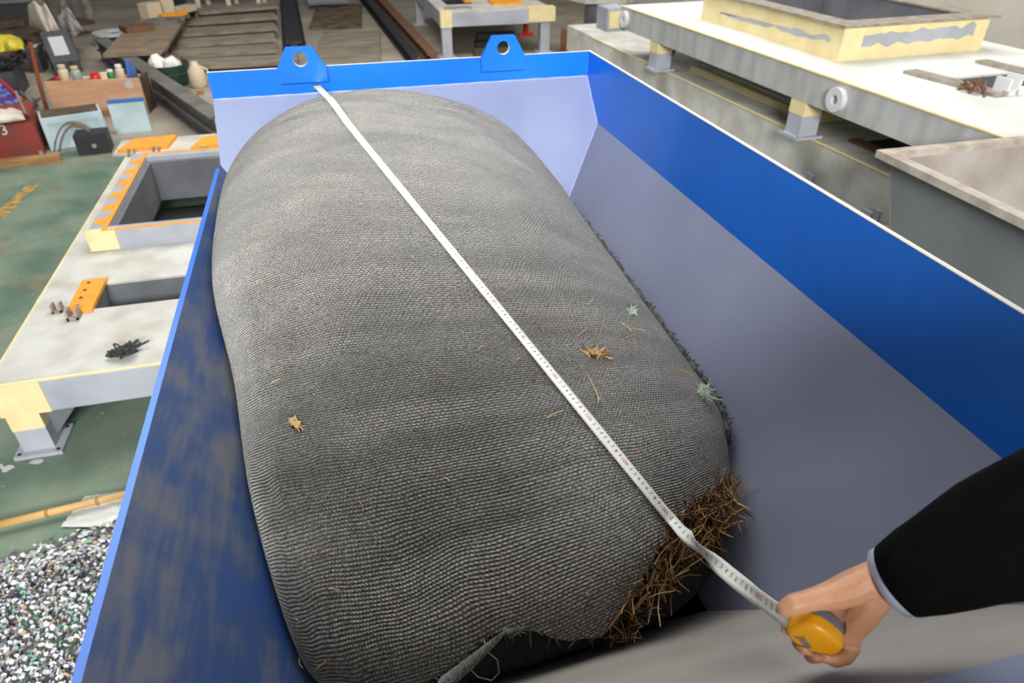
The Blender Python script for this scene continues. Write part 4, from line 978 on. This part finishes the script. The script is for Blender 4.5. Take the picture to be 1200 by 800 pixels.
# plywood box with small bottles and caps on it
pw = thing('plywood_box', at(120, 136), 'open box faced with pinkish plywood behind the pale blue cabinet', 'box')
ob, fr = gbox('front_board', M_ply, (68, 139), (175, 134), 96, .025, pw); a, ex, ey, w_, h_ = fr
qb('side_board', M_dwood, pw, fr, w_-.03, w_, .025, .34, 0, h_); qb('side_board', M_dwood, pw, fr, 0, .03, .025, .34, 0, h_); qb('back_board', M_ply, pw, fr, 0, w_, .34, .365, 0, h_-.06); qb('shelf', M_ply, pw, fr, .03, w_-.03, .025, .34, h_-.06, h_-.03)
bm = NB(); prism(bm, [a+ex*w_*.88-ey*.003+Vector((0, 0, h_*z_)) for z_ in (.98,)]+[a+ex*w_*(.88+.05*math.cos(k))-ey*.003+Vector((0, 0, h_*(.84+.11*math.sin(k)))) for k in (0, -.8, -1.6, -2.4, 3.1)], vec=-ey*.002); fin('paint_stain', bm, M_label, pw)
zt = h_-.03
def jar(name, px, py, r_, hh, m, cap, label, cat):
    p = at(px, py, zt); t = thing(name, p, label, cat); prof = [(0, .9), (.04, 1), (.72, 1), (.82, .8), (.84, .6), (.9, .6)]
    bm = NB(); tube(bm, [p+Vector((0, 0, hh*k)) for k, _ in prof], [r_*q for _, q in prof], 14); fin('jar_body', bm, m, t, smooth=True)
    bm = NB(); tube(bm, [p+Vector((0, 0, hh*.88)), p+Vector((0, 0, hh*.9)), p+Vector((0, 0, hh*1.08)), p+Vector((0, 0, hh*1.1))], [r_*.68, r_*.74, r_*.74, r_*.66], 14); fin('cap', bm, cap, t)
M_beige = mat('beige_plastic', (206, 190, 160), rough=.6); M_redp = mat('red_plastic', (206, 40, 40), rough=.45); M_grnp = mat('green_plastic', (40, 130, 70), rough=.5)
jar('beige_jar', 78, 96, .05, .16, M_beige, M_beige, 'beige jar on the plywood box beside the rusty rod', 'jar')
jar('glass_jar', 92, 95, .05, .14, mat('cloudy_glass', (150, 164, 158), rough=.3), mat('tan_lid', (214, 176, 130)), 'cloudy glass jar with a tan lid on the plywood box', 'jar')
jar('red_cup', 113, 95, .05, .08, M_redp, M_redp, 'short red plastic jar on the plywood box', 'jar')
jar('red_cap_bottle', 70, 95, .035, .07, M_redp, M_blk, 'tiny red bottle with a black cap on the plywood box corner', 'bottle')
jar('green_bottle', 132, 94, .04, .10, M_grnp, M_paper, 'small green bottle with a white cap on the plywood box', 'bottle')
jar('cream_bottle', 143, 93, .045, .14, M_beige, M_paper, 'cream bottle with a white cap next to the blue rag', 'bottle')
for l, r, m, nm, lb in (((98, 90), (105, 92), M_paper, 'paint_brush', 'thin white paint brush lying on the plywood box'),):
    bm = NB(); p, q = at(*l, zt+.07), at(*r, zt+.02); tube(bm, [p, p.lerp(q, .5), q], [.006, .012, .02], 8); tag(fin(nm, bm, m), lb, 'brush')
o, f2 = gbox('cream_carton', mat('cream_card', (222, 210, 176)), (119, 93), (128, 92), 87, .10, z=zt); tag(o, 'small cream carton on the plywood box', 'carton')
cloth('blue_rag', (150, 93), (161, 92), .16, zt, .16, mat('blue_rag_cloth', (56, 92, 160), (80, 110, 170), rough=.85), 'crumpled blue rag on the corner of the plywood box', 'rag', 11)
bm = NB(); rb = at(55, 128); rz = hgt(rb, 50); tube(bm, [rb, rb+Vector((.03, 0, rz*.5)), rb+Vector((.08, 0, rz))], .024, 8); tag(fin('rusty_rod', bm, mat('rust_orange', (150, 84, 48), (120, 70, 46), rough=.8)), 'rusty orange steel rod standing against the plywood box', 'rod')
bm = NB()
for k in range(26): p = at(34+R.uniform(-3, 3), 120+R.uniform(-4, 4), R.uniform(.03, .16)); stick(bm, p, rnd(1), R.uniform(.05, .10), .026, .8, 0, 6)
tag(fin('chain_pile', bm, M_gsteel, smooth=True), 'heap of dark oily chain beside the plywood box', 'chain', kind='stuff')
# green bin with rubbish
gb_ = thing('green_bin', at(190, 112), 'dark green bin full of rubbish behind the steel section', 'bin')
c = at(201, 99); bm = NB(); hh = hgt(c, 74); prof = [(0, .21), (.55, .24), (.58, .26), (.62, .24), (1, .27)]
n = 20; rings = [[bm.verts.new(c+Vector((r_*math.cos(2*math.pi*k/n), r_*math.sin(2*math.pi*k/n), hh*z_))) for k in range(n)] for z_, r_ in prof+[(1, .25), (.85, .23)]]
for i in range(len(rings)-1):
    for k in range(n): bm.faces.new((rings[i][k], rings[i][(k+1) % n], rings[i+1][(k+1) % n], rings[i+1][k]))
bm.faces.new(rings[0][::-1]); bm.faces.new(rings[-1]); fin('bin_shell', bm, M_gbin, gb_, smooth=False)
for k, (x, y, m) in enumerate(((-.09, 0, M_paper), (.08, -.05, M_paper), (0, .10, M_blk), (.05, .05, mat('dark_red_scrap', (128, 56, 46))), (.10, .08, M_dwood))):
    bm = NB(); bmesh.ops.create_icosphere(bm, subdivisions=2, radius=.11, matrix=Matrix.Translation(c+Vector((x, y, hh*.93))))
    for v in bm.verts: v.co += Vector((0, 0, .05*noise.noise(v.co*9+Vector((k, 0, 0)))))+rnd(.008)
    fin('rubbish', bm, m, gb_)
jg = thing('beige_jug', at(210, 112), 'pale jug standing beside the green bin', 'jug'); c = c+Vector((.36, -.20, 0)); bm = NB(); tube(bm, [c, c+Vector((0, 0, .02)), c+Vector((0, 0, .2)), c+Vector((0, 0, .26)), c+Vector((0, 0, .3))], [.09, .1, .1, .05, .035], 16); fin('jug_body', bm, M_beige, jg, smooth=True)
bm = NB(); tube(bm, [c+Vector((.09, 0, .08)), c+Vector((.14, 0, .12)), c+Vector((.13, 0, .2)), c+Vector((.06, 0, .24))], .014, 8); fin('jug_handle', bm, M_beige, jg, smooth=True)
plank('wood_offcut', (232, 112), (240, 111), .06, .05, 0, M_wood, 'short pale wood offcut beside the beige jug', 'wood')
# steel channel lying across the clutter
sc_ = thing('steel_channel', at(160, 100), 'long grey steel channel section lying across the clutter', 'steel channel')
p0, p1 = at(232, 140, .30), at(100, 46, .30); d = (p1-p0).normalized(); nn = Vector((-d.y, d.x, 0)); p0 = p0-nn*.10; p1 = p1-nn*.10
def bar(name, m, off, wd, z0, z1): bm = NB(); prism(bm, [p0+nn*off+Vector((0, 0, z1-.30)), p1+nn*off+Vector((0, 0, z1-.30)), p1+nn*(off+wd)+Vector((0, 0, z1-.30)), p0+nn*(off+wd)+Vector((0, 0, z1-.30))], z1-z0); fin(name, bm, m, sc_)
bar('flange', M_gsteel, 0, -.17, .28, .30); bar('flange', M_gsteel, 0, -.17, .0, .02); bar('web', M_dgrey, -.03, -.015, .02, .28); bar('rib', M_gsteel, 0, -.03, .14, .16)
for t in (.15, .4, .65, .9):
    q = p0.lerp(p1, t)-nn*.03; bm = NB(); prism(bm, [q+Vector((0, 0, -.03)), q+d*.012+Vector((0, 0, -.03)), q+d*.012-nn*.12+Vector((0, 0, -.03)), q-nn*.12+Vector((0, 0, -.03))], .24); fin('stiffener', bm, M_gsteel, sc_)
# dark plastic cases with labels
pc = thing('tool_case', at(52, 84), 'dark plastic tool case with a small pale label by the yellow bag', 'tool case'); ob, fr = gbox('case_body', M_dgrey, (38, 86), (52, 85), 62, .4, pc, taper=.04); a, ex, ey, w_, h_ = fr
qb('case_lid', M_dgrey, pc, fr, -.02, w_+.02, -.02, .42, h_, h_+.05, .01); bm = NB(); 
q0 = a+ey*.05+Vector((0, 0, h_+.053)); prism(bm, [q0+ex*w_*.3, q0+ex*w_*.95, q0+ex*w_*.95+ey*.22, q0+ex*w_*.3+ey*.22], .002); fin('paper_label', bm, M_label, pc)
pc = thing('tool_case', at(80, 84), 'open dark plastic tool case, its lid with a large square label', 'tool case'); ob, fr = gbox('case_body', M_dgrey, (66, 88), (98, 84), 74, .45, pc); a, ex, ey, w_, h_ = fr
bm = NB(); b0 = a+Vector((0, 0, h_)); lidv = ey*.35+Vector((0, 0, .33)); prism(bm, [b0, b0+ex*w_, b0+ex*w_+lidv, b0+lidv], vec=Vector((0, .04, -.02))); lid = fin('open_lid', bm, M_dgrey, pc, bevel=.01)
nl = ex.cross(lidv).normalized(); nl = nl if nl.y < 0 else -nl
bm = NB(); prism(bm, [b0+ex*w_*.2+lidv*.2+nl*.004, b0+ex*w_*.75+lidv*.2+nl*.004, b0+ex*w_*.75+lidv*.8+nl*.004, b0+ex*w_*.2+lidv*.8+nl*.004], vec=nl*.004); fin('paper_label', bm, M_label, lid)
qb('latch', M_blk, pc, fr, w_*.3, w_*.4, -.02, 0, h_*.5, h_); qb('latch', M_blk, pc, fr, w_*.6, w_*.7, -.02, 0, h_*.5, h_)
cloth('yellow_bag', (-2, 61), (29, 58), .6, .31, .12, mat('yellow_printed_bag', (226, 206, 60), (150, 160, 60), rough=.5, scale=8, lo=.55, hi=.62), 'crumpled yellow printed bag on the dark scrap planks', 'bag', 5)
cloth('dusty_pad', (52, 46), (88, 44), .5, .305, .08, mat('dusty_pad', (176, 164, 144), rough=.9), 'dusty cream pad lying on the scrap planks', 'pad', 6)
gl = cloth('cloth_glove', (58, 40), (74, 38), .9, .40, .3, mat('white_cloth', (212, 202, 188), rough=.9), 'white cloth glove on top of the dusty cream pad', 'glove', 8)
cloth('cloth_hat', (86, 38), (99, 36), .45, .42, .22, mat('grey_cloth', (160, 156, 150), (110, 110, 112), rough=.9), 'light grey cloth hat beside the white glove', 'hat', 9)
for k, (l, r, wd, th, z) in enumerate((((-10, 84), (30, 76), .25, .08, 0), ((-12, 72), (44, 64), .3, .10, .02), ((-12, 58), (50, 50), .35, .10, .02), ((-10, 47), (52, 44), .3, .10, .13), ((2, 40), (50, 34), .3, .12, .02), ((40, 52), (100, 40), .5, .06, .24), ((60, 36), (112, 28), .6, .06, .15), ((-14, 36), (30, 30), .5, .10, .15))):
    plank('scrap_plank', l, r, wd, th, z, M_dwood, 'dark weathered board in the scrap pile by the dark machine', 'board', 'scrap boards piled behind the tool cases')
# open dark crate with scrap
dc = thing('scrap_crate', at(15, 108), 'black crate heaped with dark scrap beside the printed bag', 'crate'); ob, fr = gbox('crate_body', M_dgrey, (-22, 116), (26, 112), 88, .5, dc); a, ex, ey, w_, h_ = fr
bm = NB()
for k in range(120): p = a+ex*R.uniform(0, w_)+ey*R.uniform(0, .5)+Vector((0, 0, h_+R.uniform(0, .10))); dd = rnd(1); dd.z *= .25; stick(bm, p, dd, R.uniform(.08, .22), .016, .3)
tag(fin('scrap_heap', bm, M_blk, dc), 'tangled dark scrap', kind='stuff')
# dark machine far left
mc = thing('grey_cabinet_machine', at(10, 30), 'dark machine with a flat grey top at the edge of the scrap', 'machine'); a = at(-70, 40); b_ = at(44, 32); ex = (b_-a).normalized(); ey = Vector((-ex.y, ex.x, 0)); fr = (a, ex, ey); w_ = (b_-a).length; h_ = hgt(a, 9)
qb('machine_body', M_blk, mc, fr, 0, w_, 0, .9, 0, h_); qb('machine_top', M_gsteel, mc, fr, -.05, w_+.05, -.05, .95, h_, h_+.06, .01)
for k in range(5):
    o = qb('steel_offcut', M_gsteel if k % 2 else M_bare, None, gframe((52+k*13, 30-k*2), (62+k*13, 28-k*2)), 0, .13, 0, .05, 0, .9+.1*(k % 3)); tag(o, 'steel flat bar standing among offcuts behind the white glove', 'steel bar', 'steel bars standing behind the scrap')
# welding spool, low table with blocks
sp = thing('wire_spool', at(138, 54), 'black wire spool with a pale rim on the concrete', 'spool'); c = at(138, 52); hh = hgt(c, 37)
bm = NB(); cyl(bm, c+Vector((0, 0, .02)), .27, hh-.05, seg=28); fin('wire_winding', bm, M_blk, sp)
for z_ in (0, hh-.03):
    bm = NB(); n = 28; rr = [(.31, 0), (.31, .03), (.14, .03), (.14, 0)]; rg_ = [[bm.verts.new(c+Vector((r_*math.cos(2*math.pi*k/n), r_*math.sin(2*math.pi*k/n), z_+h2))) for k in range(n)] for r_, h2 in rr]
    for i in range(4):
        for k in range(n): bm.faces.new((rg_[i][k], rg_[i][(k+1) % n], rg_[(i+1) % 4][(k+1) % n], rg_[(i+1) % 4][k]))
    fin('spool_flange', bm, M_label, sp)
plank('wood_batten', (124, 67), (160, 65), .07, .05, 0, M_wood, 'thin pale batten lying before the wire spool', 'batten')
tb = thing('low_steel_table', at(180, 60), 'low brown steel plate table edged in black carrying blocks', 'table')
tz = .35; q = [at(192, 60, tz), at(120, 64, tz), at(150, 30, tz), at(206, 4, tz), at(228, 2, tz)]
M_plt = mat('brown_steel_plate', (150, 132, 110), (122, 106, 88), rough=.6, scale=3)
bm = NB(); prism(bm, [q[0], q[4], q[3], q[2], q[1]], .04); fin('table_plate', bm, M_plt, tb)
for p in (q[0], q[1], q[4], q[2]): 
    cpt = (q[0]+q[1]+q[4]+q[2])/4; pp = p.lerp(cpt, .45 if p is q[1] else .12); bm = NB(); obox(bm, (pp.x-.04, pp.y-.04, 0), Vector((.08, 0, 0)), Vector((0, .08, 0)), Vector((0, 0, tz-.04))); fin('table_leg', bm, M_blk, tb)
for l, r, yt, dpt, m, nm, lb, ct in (((176, 23), (192, 20), 5, .2, M_beige, 'beige_block', 'square beige block on the low steel table', 'block'), ((192, 16), (206, 14), -4, .2, M_beige, 'beige_block', 'tall beige block next to the black block on the low table', 'block'), ((219, 15), (231, 12), 8, .2, M_beige, 'cream_offcut', 'flat cream offcut at the end of the low table', 'offcut'), ((206, 8), (219, 6), -6, .2, M_blk, 'black_block', 'black block on the far end of the low table', 'block'), ((190, 22), (220, 17), 17, .08, M_orange, 'orange_bar', 'orange painted bar on the low steel table', 'bar'), ((150, 40), (182, 36), 33, .35, M_rust, 'rusty_plate', 'rusty plate lying on the low steel table', 'plate')):
    o, f_ = gbox(nm, m, l, r, yt, dpt, z=tz, bevel=.015); tag(o, lb, ct)
c = at(191, 27, tz); bm = NB(); n = 24; rr = [(.26, 0), (.26, .05), (.15, .05), (.15, 0)]; rg_ = [[bm.verts.new(c+Vector((r_*math.cos(2*math.pi*k/n), r_*math.sin(2*math.pi*k/n), h2))) for k in range(n)] for r_, h2 in rr]
for i in range(4):
    for k in range(n): bm.faces.new((rg_[i][k], rg_[i][(k+1) % n], rg_[(i+1) % 4][(k+1) % n], rg_[(i+1) % 4][k]))
tag(fin('steel_ring', bm, M_gsteel), 'flat grey steel ring on the low steel table', 'ring')
# stacked steel slabs behind the hopper
for k, (y, xl, xr, th) in enumerate(((86, 200, 350, .10), (76, 203, 326, .14), (64, 211, 326, .16), (52, 216, 327, .18), (40, 222, 328, .20), (28, 236, 329, .22))):
    a = at(xl, y+2); b_ = at(xr, y-6); ex = (b_-a).normalized(); ey = Vector((-ex.y, ex.x, 0)); bm = NB(); wn = (b_-a).length
    o = thing('steel_slab', a, '', 'steel slab'); quadbox(bm, a, ex, ey, 0, wn, 0, .48, th-.05, th); fin('top_plate', bm, M_conc, o, bevel=.008); bm = NB(); quadbox(bm, a, ex, ey, .03, wn-.03, .08, .40, 0, th-.05); fin('web', bm, M_dwood, o); tag(o, ('lowest and nearest pale steel slab of the stepped row', 'second pale steel slab up the stepped row', 'third pale steel slab up the stepped row', 'fourth pale steel slab up the stepped row', 'fifth pale steel slab up the stepped row', 'highest and furthest pale steel slab of the stepped row')[k]+' behind the hopper', 'steel slab', 'steel slabs behind the hopper')  # dark webs stand in for the shadow lines between the slabs
a = at(364, 84); b_ = at(446, 81); fr = (a, (b_-a).normalized(), Vector((-(b_-a).normalized().y, (b_-a).normalized().x, 0)))
o = qb('steel_plate', M_conc, None, fr, 0, (b_-a).length, 0, 2.6, 0, .05, .01); tag(o, 'wide stained steel plate lying flat behind the hopper', 'plate')
a = at(362, 36); b_ = at(424, 34); fr = (a, (b_-a).normalized(), Vector((-(b_-a).normalized().y, (b_-a).normalized().x, 0))); wn = (b_-a).length
o = qb('rubble_strip', mat('dark_rubble', (110, 92, 74), (70, 58, 46), rough=.9, scale=5, bump=.8, bscale=14), None, fr, 0, wn, 0, 2.6, 0, .04, .01); tag(o, 'strip of dark rubble beyond the stained steel plate', 'rubble', kind='stuff')
# corrugated sheet
a = at(362, 12); b_ = at(408, 10); ex = (b_-a).normalized(); ey = Vector((-ex.y, ex.x, 0)); wn = (b_-a).length; bm = NB(); n = 96; top = []; bot = []
for k in range(n+1):
    u = wn*k/n; zz = .12+.035*math.sin(k*2*math.pi/6); top.append([bm.verts.new(a+ex*u+Vector((0, 0, zz))), bm.verts.new(a+ex*u+ey*2.5+Vector((0, 0, zz)))]); bot.append([bm.verts.new(a+ex*u+Vector((0, 0, zz-.01))), bm.verts.new(a+ex*u+ey*2.5+Vector((0, 0, zz-.01)))])
for k in range(n):
    bm.faces.new((top[k][0], top[k+1][0], top[k+1][1], top[k][1])); bm.faces.new((bot[k][0], bot[k][1], bot[k+1][1], bot[k+1][0])); bm.faces.new((top[k][0], bot[k][0], bot[k+1][0], top[k+1][0])); bm.faces.new((top[k][1], top[k+1][1], bot[k+1][1], bot[k][1]))
tag(fin('corrugated_sheet', bm, mat('white_sheet_metal', (206, 206, 214), rough=.4)), 'white corrugated metal sheet lying beyond the rubble', 'metal sheet')
# dark slot and rails
for px0, px1, wd, m, lb in (((346, 62), (337, -10), .35, M_blk, 'dark steel channel rail between the slabs and the plate'), ((508, 76), (435, -6), .22, M_rust, 'brown steel rail running past the hopper corner'), ((488, 78), (421, -6), .18, M_blk, 'black steel rail beside the brown rail')):
    a, b_ = at(*px0), at(*px1); d = (b_-a).normalized(); n_ = Vector((-d.y, d.x, 0)); rl = thing('steel_rail', a, lb, 'rail')
    for u, z0, z1, w2, nm in ((0, 0, .03, wd, 'rail_foot'), (0, .03, .12, wd*.3, 'rail_web'), (0, .12, .16, wd*.7, 'rail_head')):
        bm = NB(); prism(bm, [a-n_*w2/2+Vector((0, 0, z1)), b_-n_*w2/2+Vector((0, 0, z1)), b_+n_*w2/2+Vector((0, 0, z1)), a+n_*w2/2+Vector((0, 0, z1))], z1-z0); fin(nm, bm, m, rl)
# cream rack at the top left
rk = thing('cream_rack', at(255, 14), 'low cream steel rack behind the stepped slabs', 'rack'); a = at(196, 18); b_ = at(308, 14); ex = (b_-a).normalized(); ey = Vector((-ex.y, ex.x, 0)); fr = (a, ex, ey); wn = (b_-a).length; M_crack = mat('cream_rack_paint', (214, 204, 184), rough=.6)
qb('rack_rail', M_crack, rk, fr, 0, wn, 0, .08, .30, .40); qb('rack_rail', M_crack, rk, fr, 0, wn, 1.2, 1.28, .30, .40)
for k in range(4):
    for v in (0, 1.2): qb('rack_post', M_crack, rk, fr, wn*k/3.15, wn*k/3.15+.08, v+.005, v+.075, 0, 1.1)
# small white machine frame behind, with legs
wf = thing('machine_base_frame', at(560, 40), 'small white machine frame on legs standing behind the hopper', 'machine frame')
fz0 = .62; a = at(516, 14, fz0); b_ = at(640, 6, fz0); ex = Vector((1, 0, 0)); ey = Vector((0, 1, 0)); fr = (a, ex, ey); wn = (b_-a).length
qb('deck_plate', M_white, wf, fr, 0, wn, 0, 3.0, fz0-.02, fz0); qb('front_beam', M_gside, wf, fr, 0, wn, .0, .12, fz0-.2, fz0-.02); qb('side_beam', M_gside, wf, fr, 0, .12, .12, 3.0, fz0-.2, fz0-.02); qb('side_beam', M_gside, wf, fr, wn-.12, wn, .12, 3.0, fz0-.2, fz0-.02)
qb('putty_corner', M_cream, wf, fr, -.004, .16, -.004, .12, fz0-.21, fz0+.002); qb('putty_corner', M_cream, wf, fr, wn-.34, wn+.06, -.02, .14, fz0-.18, fz0+.01)
for u in (.01, wn-.15):
    for v in (.01, 2.8):
        lg = qb('leg', M_gside, wf, fr, u, u+.14, v, v+.14, .02, fz0-.2); qb('foot_plate', M_gside, wf, fr, u-.05, u+.19, v-.05, v+.19, 0, .02)
qb('orange_plate', M_orange, wf, fr, wn*.52, wn*.80, .35, .75, fz0, fz0+.03); qb('orange_plate', M_orange, wf, fr, wn*.30, wn*.36, .7, 1.4, fz0, fz0+.03); qb('slot', M_black, wf, fr, wn*.12, wn*.36, .6, 1.1, fz0+.001, fz0+.004); qb('steel_strip', M_bare, wf, fr, .1, wn*.30, .14, .3, fz0, fz0+.02)
# under it: red clamp and dark rail stock
bm = NB(); c = at(616, 42); tube(bm, [c, c+Vector((0, 0, .3))], [.05, .04], 10); tube(bm, [c+Vector((-.12, 0, .02)), c+Vector((.12, 0, .02))], .03, 8); tag(fin('red_jack', bm, M_redp), 'small red jack standing under the small white frame', 'jack')
for k, (l, r) in enumerate((((556, 68), (612, 66)), ((560, 48), (604, 46)), ((558, 58), (608, 56)))):
    a, ex, ey, wn = gframe(l, r); bm = NB(); quadbox(bm, a, ex, ey, 0, wn, 0, .18, 0, .10); tag(fin('steel_bar', bm, M_blk if k else M_dwood, bevel=.01), 'dark steel bar lying on the floor under the small white frame', 'steel bar', 'steel bars under the small white frame')
# brown steel block and pale pallet at the hopper corner
o, f_ = gbox('brown_steel_block', M_rust, (656, 62), (698, 66), 34, .06, bevel=.01)
bk_ = thing('pale_pallet', at(700, 50), 'pale slab with a brown steel face behind the hopper corner', 'slab'); o.parent = bk_; o.matrix_parent_inverse = Matrix.Translation(-bk_.location); o.name = 'steel_face'
qb('slab_top', M_conc, bk_, f_, 0, f_[3]+.75, .07, 1.6, 0, f_[4]); qb('putty_edge', M_cream, bk_, f_, f_[3]+.01, f_[3]+.25, 0, .06, 0, f_[4])
st = thing('grey_stand', at(700, 48), 'short grey column stand beside the white-topped frame', 'stand'); c = at(702, 52, f_[4]); bm = NB(); cyl(bm, c, .22, .55, seg=16); fin('stand_column', bm, M_gdark, st); bm = NB(); cyl(bm, c+Vector((0, 0, .55)), .5, .22, r2=.55, seg=6); fin('stand_head', bm, M_white, st); bm = NB(); cyl(bm, c, .36, .03, seg=16); fin('stand_foot', bm, M_gdark, st)

# ------------------------------------------------------------------ near floor at the left: bamboo, plastic sheet, flakes
M_bam = mat('bamboo', (206, 172, 110), (188, 150, 90), rough=.5, scale=6)
bp = thing('bamboo_pole', at(70, 598), 'yellow bamboo pole lying on the green floor', 'pole'); a, b_ = at(-30, 622, .036), at(175, 572, .036); bm = NB(); tube(bm, [a, b_], [.017, .014], 12); fin('pole', bm, M_bam, bp, smooth=True)
for t in (.12, .40, .69, .9):
    p = a.lerp(b_, t); d = (b_-a).normalized(); bm = NB(); tube(bm, [p-d*.006, p, p+d*.006], [.0165, .0195, .0165], 12); fin('bamboo_node', bm, mat('bamboo_node', (160, 120, 72)), bp, smooth=True)
M_film = mat('clear_plastic_film', (206, 208, 204), (184, 186, 180), rough=.3, scale=6)
ctr = [at(x, y, .002) for x, y in ((72, 618), (100, 582), (150, 576), (152, 618))]; bm = NB(); n = 16; g = []
for i in range(n+1):
    row = []
    for j in range(n+1):
        u, v = i/n, j/n; p = ctr[0].lerp(ctr[3], u).lerp(ctr[1].lerp(ctr[2], u), v); row.append(bm.verts.new(p+Vector((0, 0, .004+.012*abs(noise.noise(Vector((u*5, v*5, 2))))))))
    g.append(row)
for i in range(n):
    for j in range(n): bm.faces.new((g[i][j], g[i+1][j], g[i+1][j+1], g[i][j+1]))
tag(fin('plastic_sheet', bm, M_film, smooth=True), 'scrap of clear plastic film lying under the bamboo pole', 'plastic sheet')
fl_m = [mat('flake_white', (226, 226, 226), rough=.45), mat('flake_grey', (164, 166, 170), rough=.45), mat('flake_purple', (84, 76, 92), rough=.5), mat('flake_dark', (52, 50, 52), rough=.5), mat('flake_tan', (176, 150, 116), rough=.6), mat('flake_green', (110, 176, 144), rough=.45), mat('flake_silver', (200, 204, 212), rough=.35)]
bm = NB(); cpos = at(95, 830)
for k in range(26000):
    ang = R.uniform(0, 6.283); rr = math.sqrt(R.random())*1.0; x = cpos.x+rr*math.cos(ang)*.95; y = cpos.y+rr*math.sin(ang)*.80
    if rr > .8 and R.random() < (rr-.8)*4.5: continue
    if x > -.34: continue
    z = max(.004, .15*(1-rr**1.4)+R.uniform(0, .012)); c = Vector((x, y, z)); u = rnd(1).normalized(); v = u.orthogonal().normalized()
    if rr > .75: u = Vector((math.cos(ang*7), math.sin(ang*7), R.gauss(0, .15))).normalized(); v = Vector((-u.y, u.x, R.gauss(0, .2))).normalized()
    s1, s2 = R.uniform(.005, .013), R.uniform(.004, .010)
    f = bm.faces.new([bm.verts.new(c+u*s1*a_+v*s2*b_+Vector((0, 0, .004))) for a_, b_ in ((-1, -.6), (.2, -1), (1, .1), (.3, 1), (-.8, .7))]); f.material_index = R.choice((0, 0, 0, 0, 1, 1, 1, 2, 2, 2, 3, 4, 6, 6, 6) if R.random() < .96 else (5, 5))
tag(fin('plastic_flakes', bm, fl_m), 'heap of shredded white and purple plastic flakes on the green floor', 'plastic flakes', kind='stuff')
bm = NB()
for px, py in ((0, 546), (8, 548), (43, 540), (38, 650), (33, 667), (105, 632), (60, 700), (18, 740)):
    c = at(px, py, .004); n = 9; s_ = R.uniform(.015, .04); prism(bm, [c+Vector((math.cos(k*.698)*s_*R.uniform(.6, 1.2), math.sin(k*.698)*s_*R.uniform(.5, 1), 0)) for k in range(n)], .003)
tag(fin('paint_scraps', bm, M_label), 'pale scraps of litter scattered on the green floor', 'litter', kind='stuff')
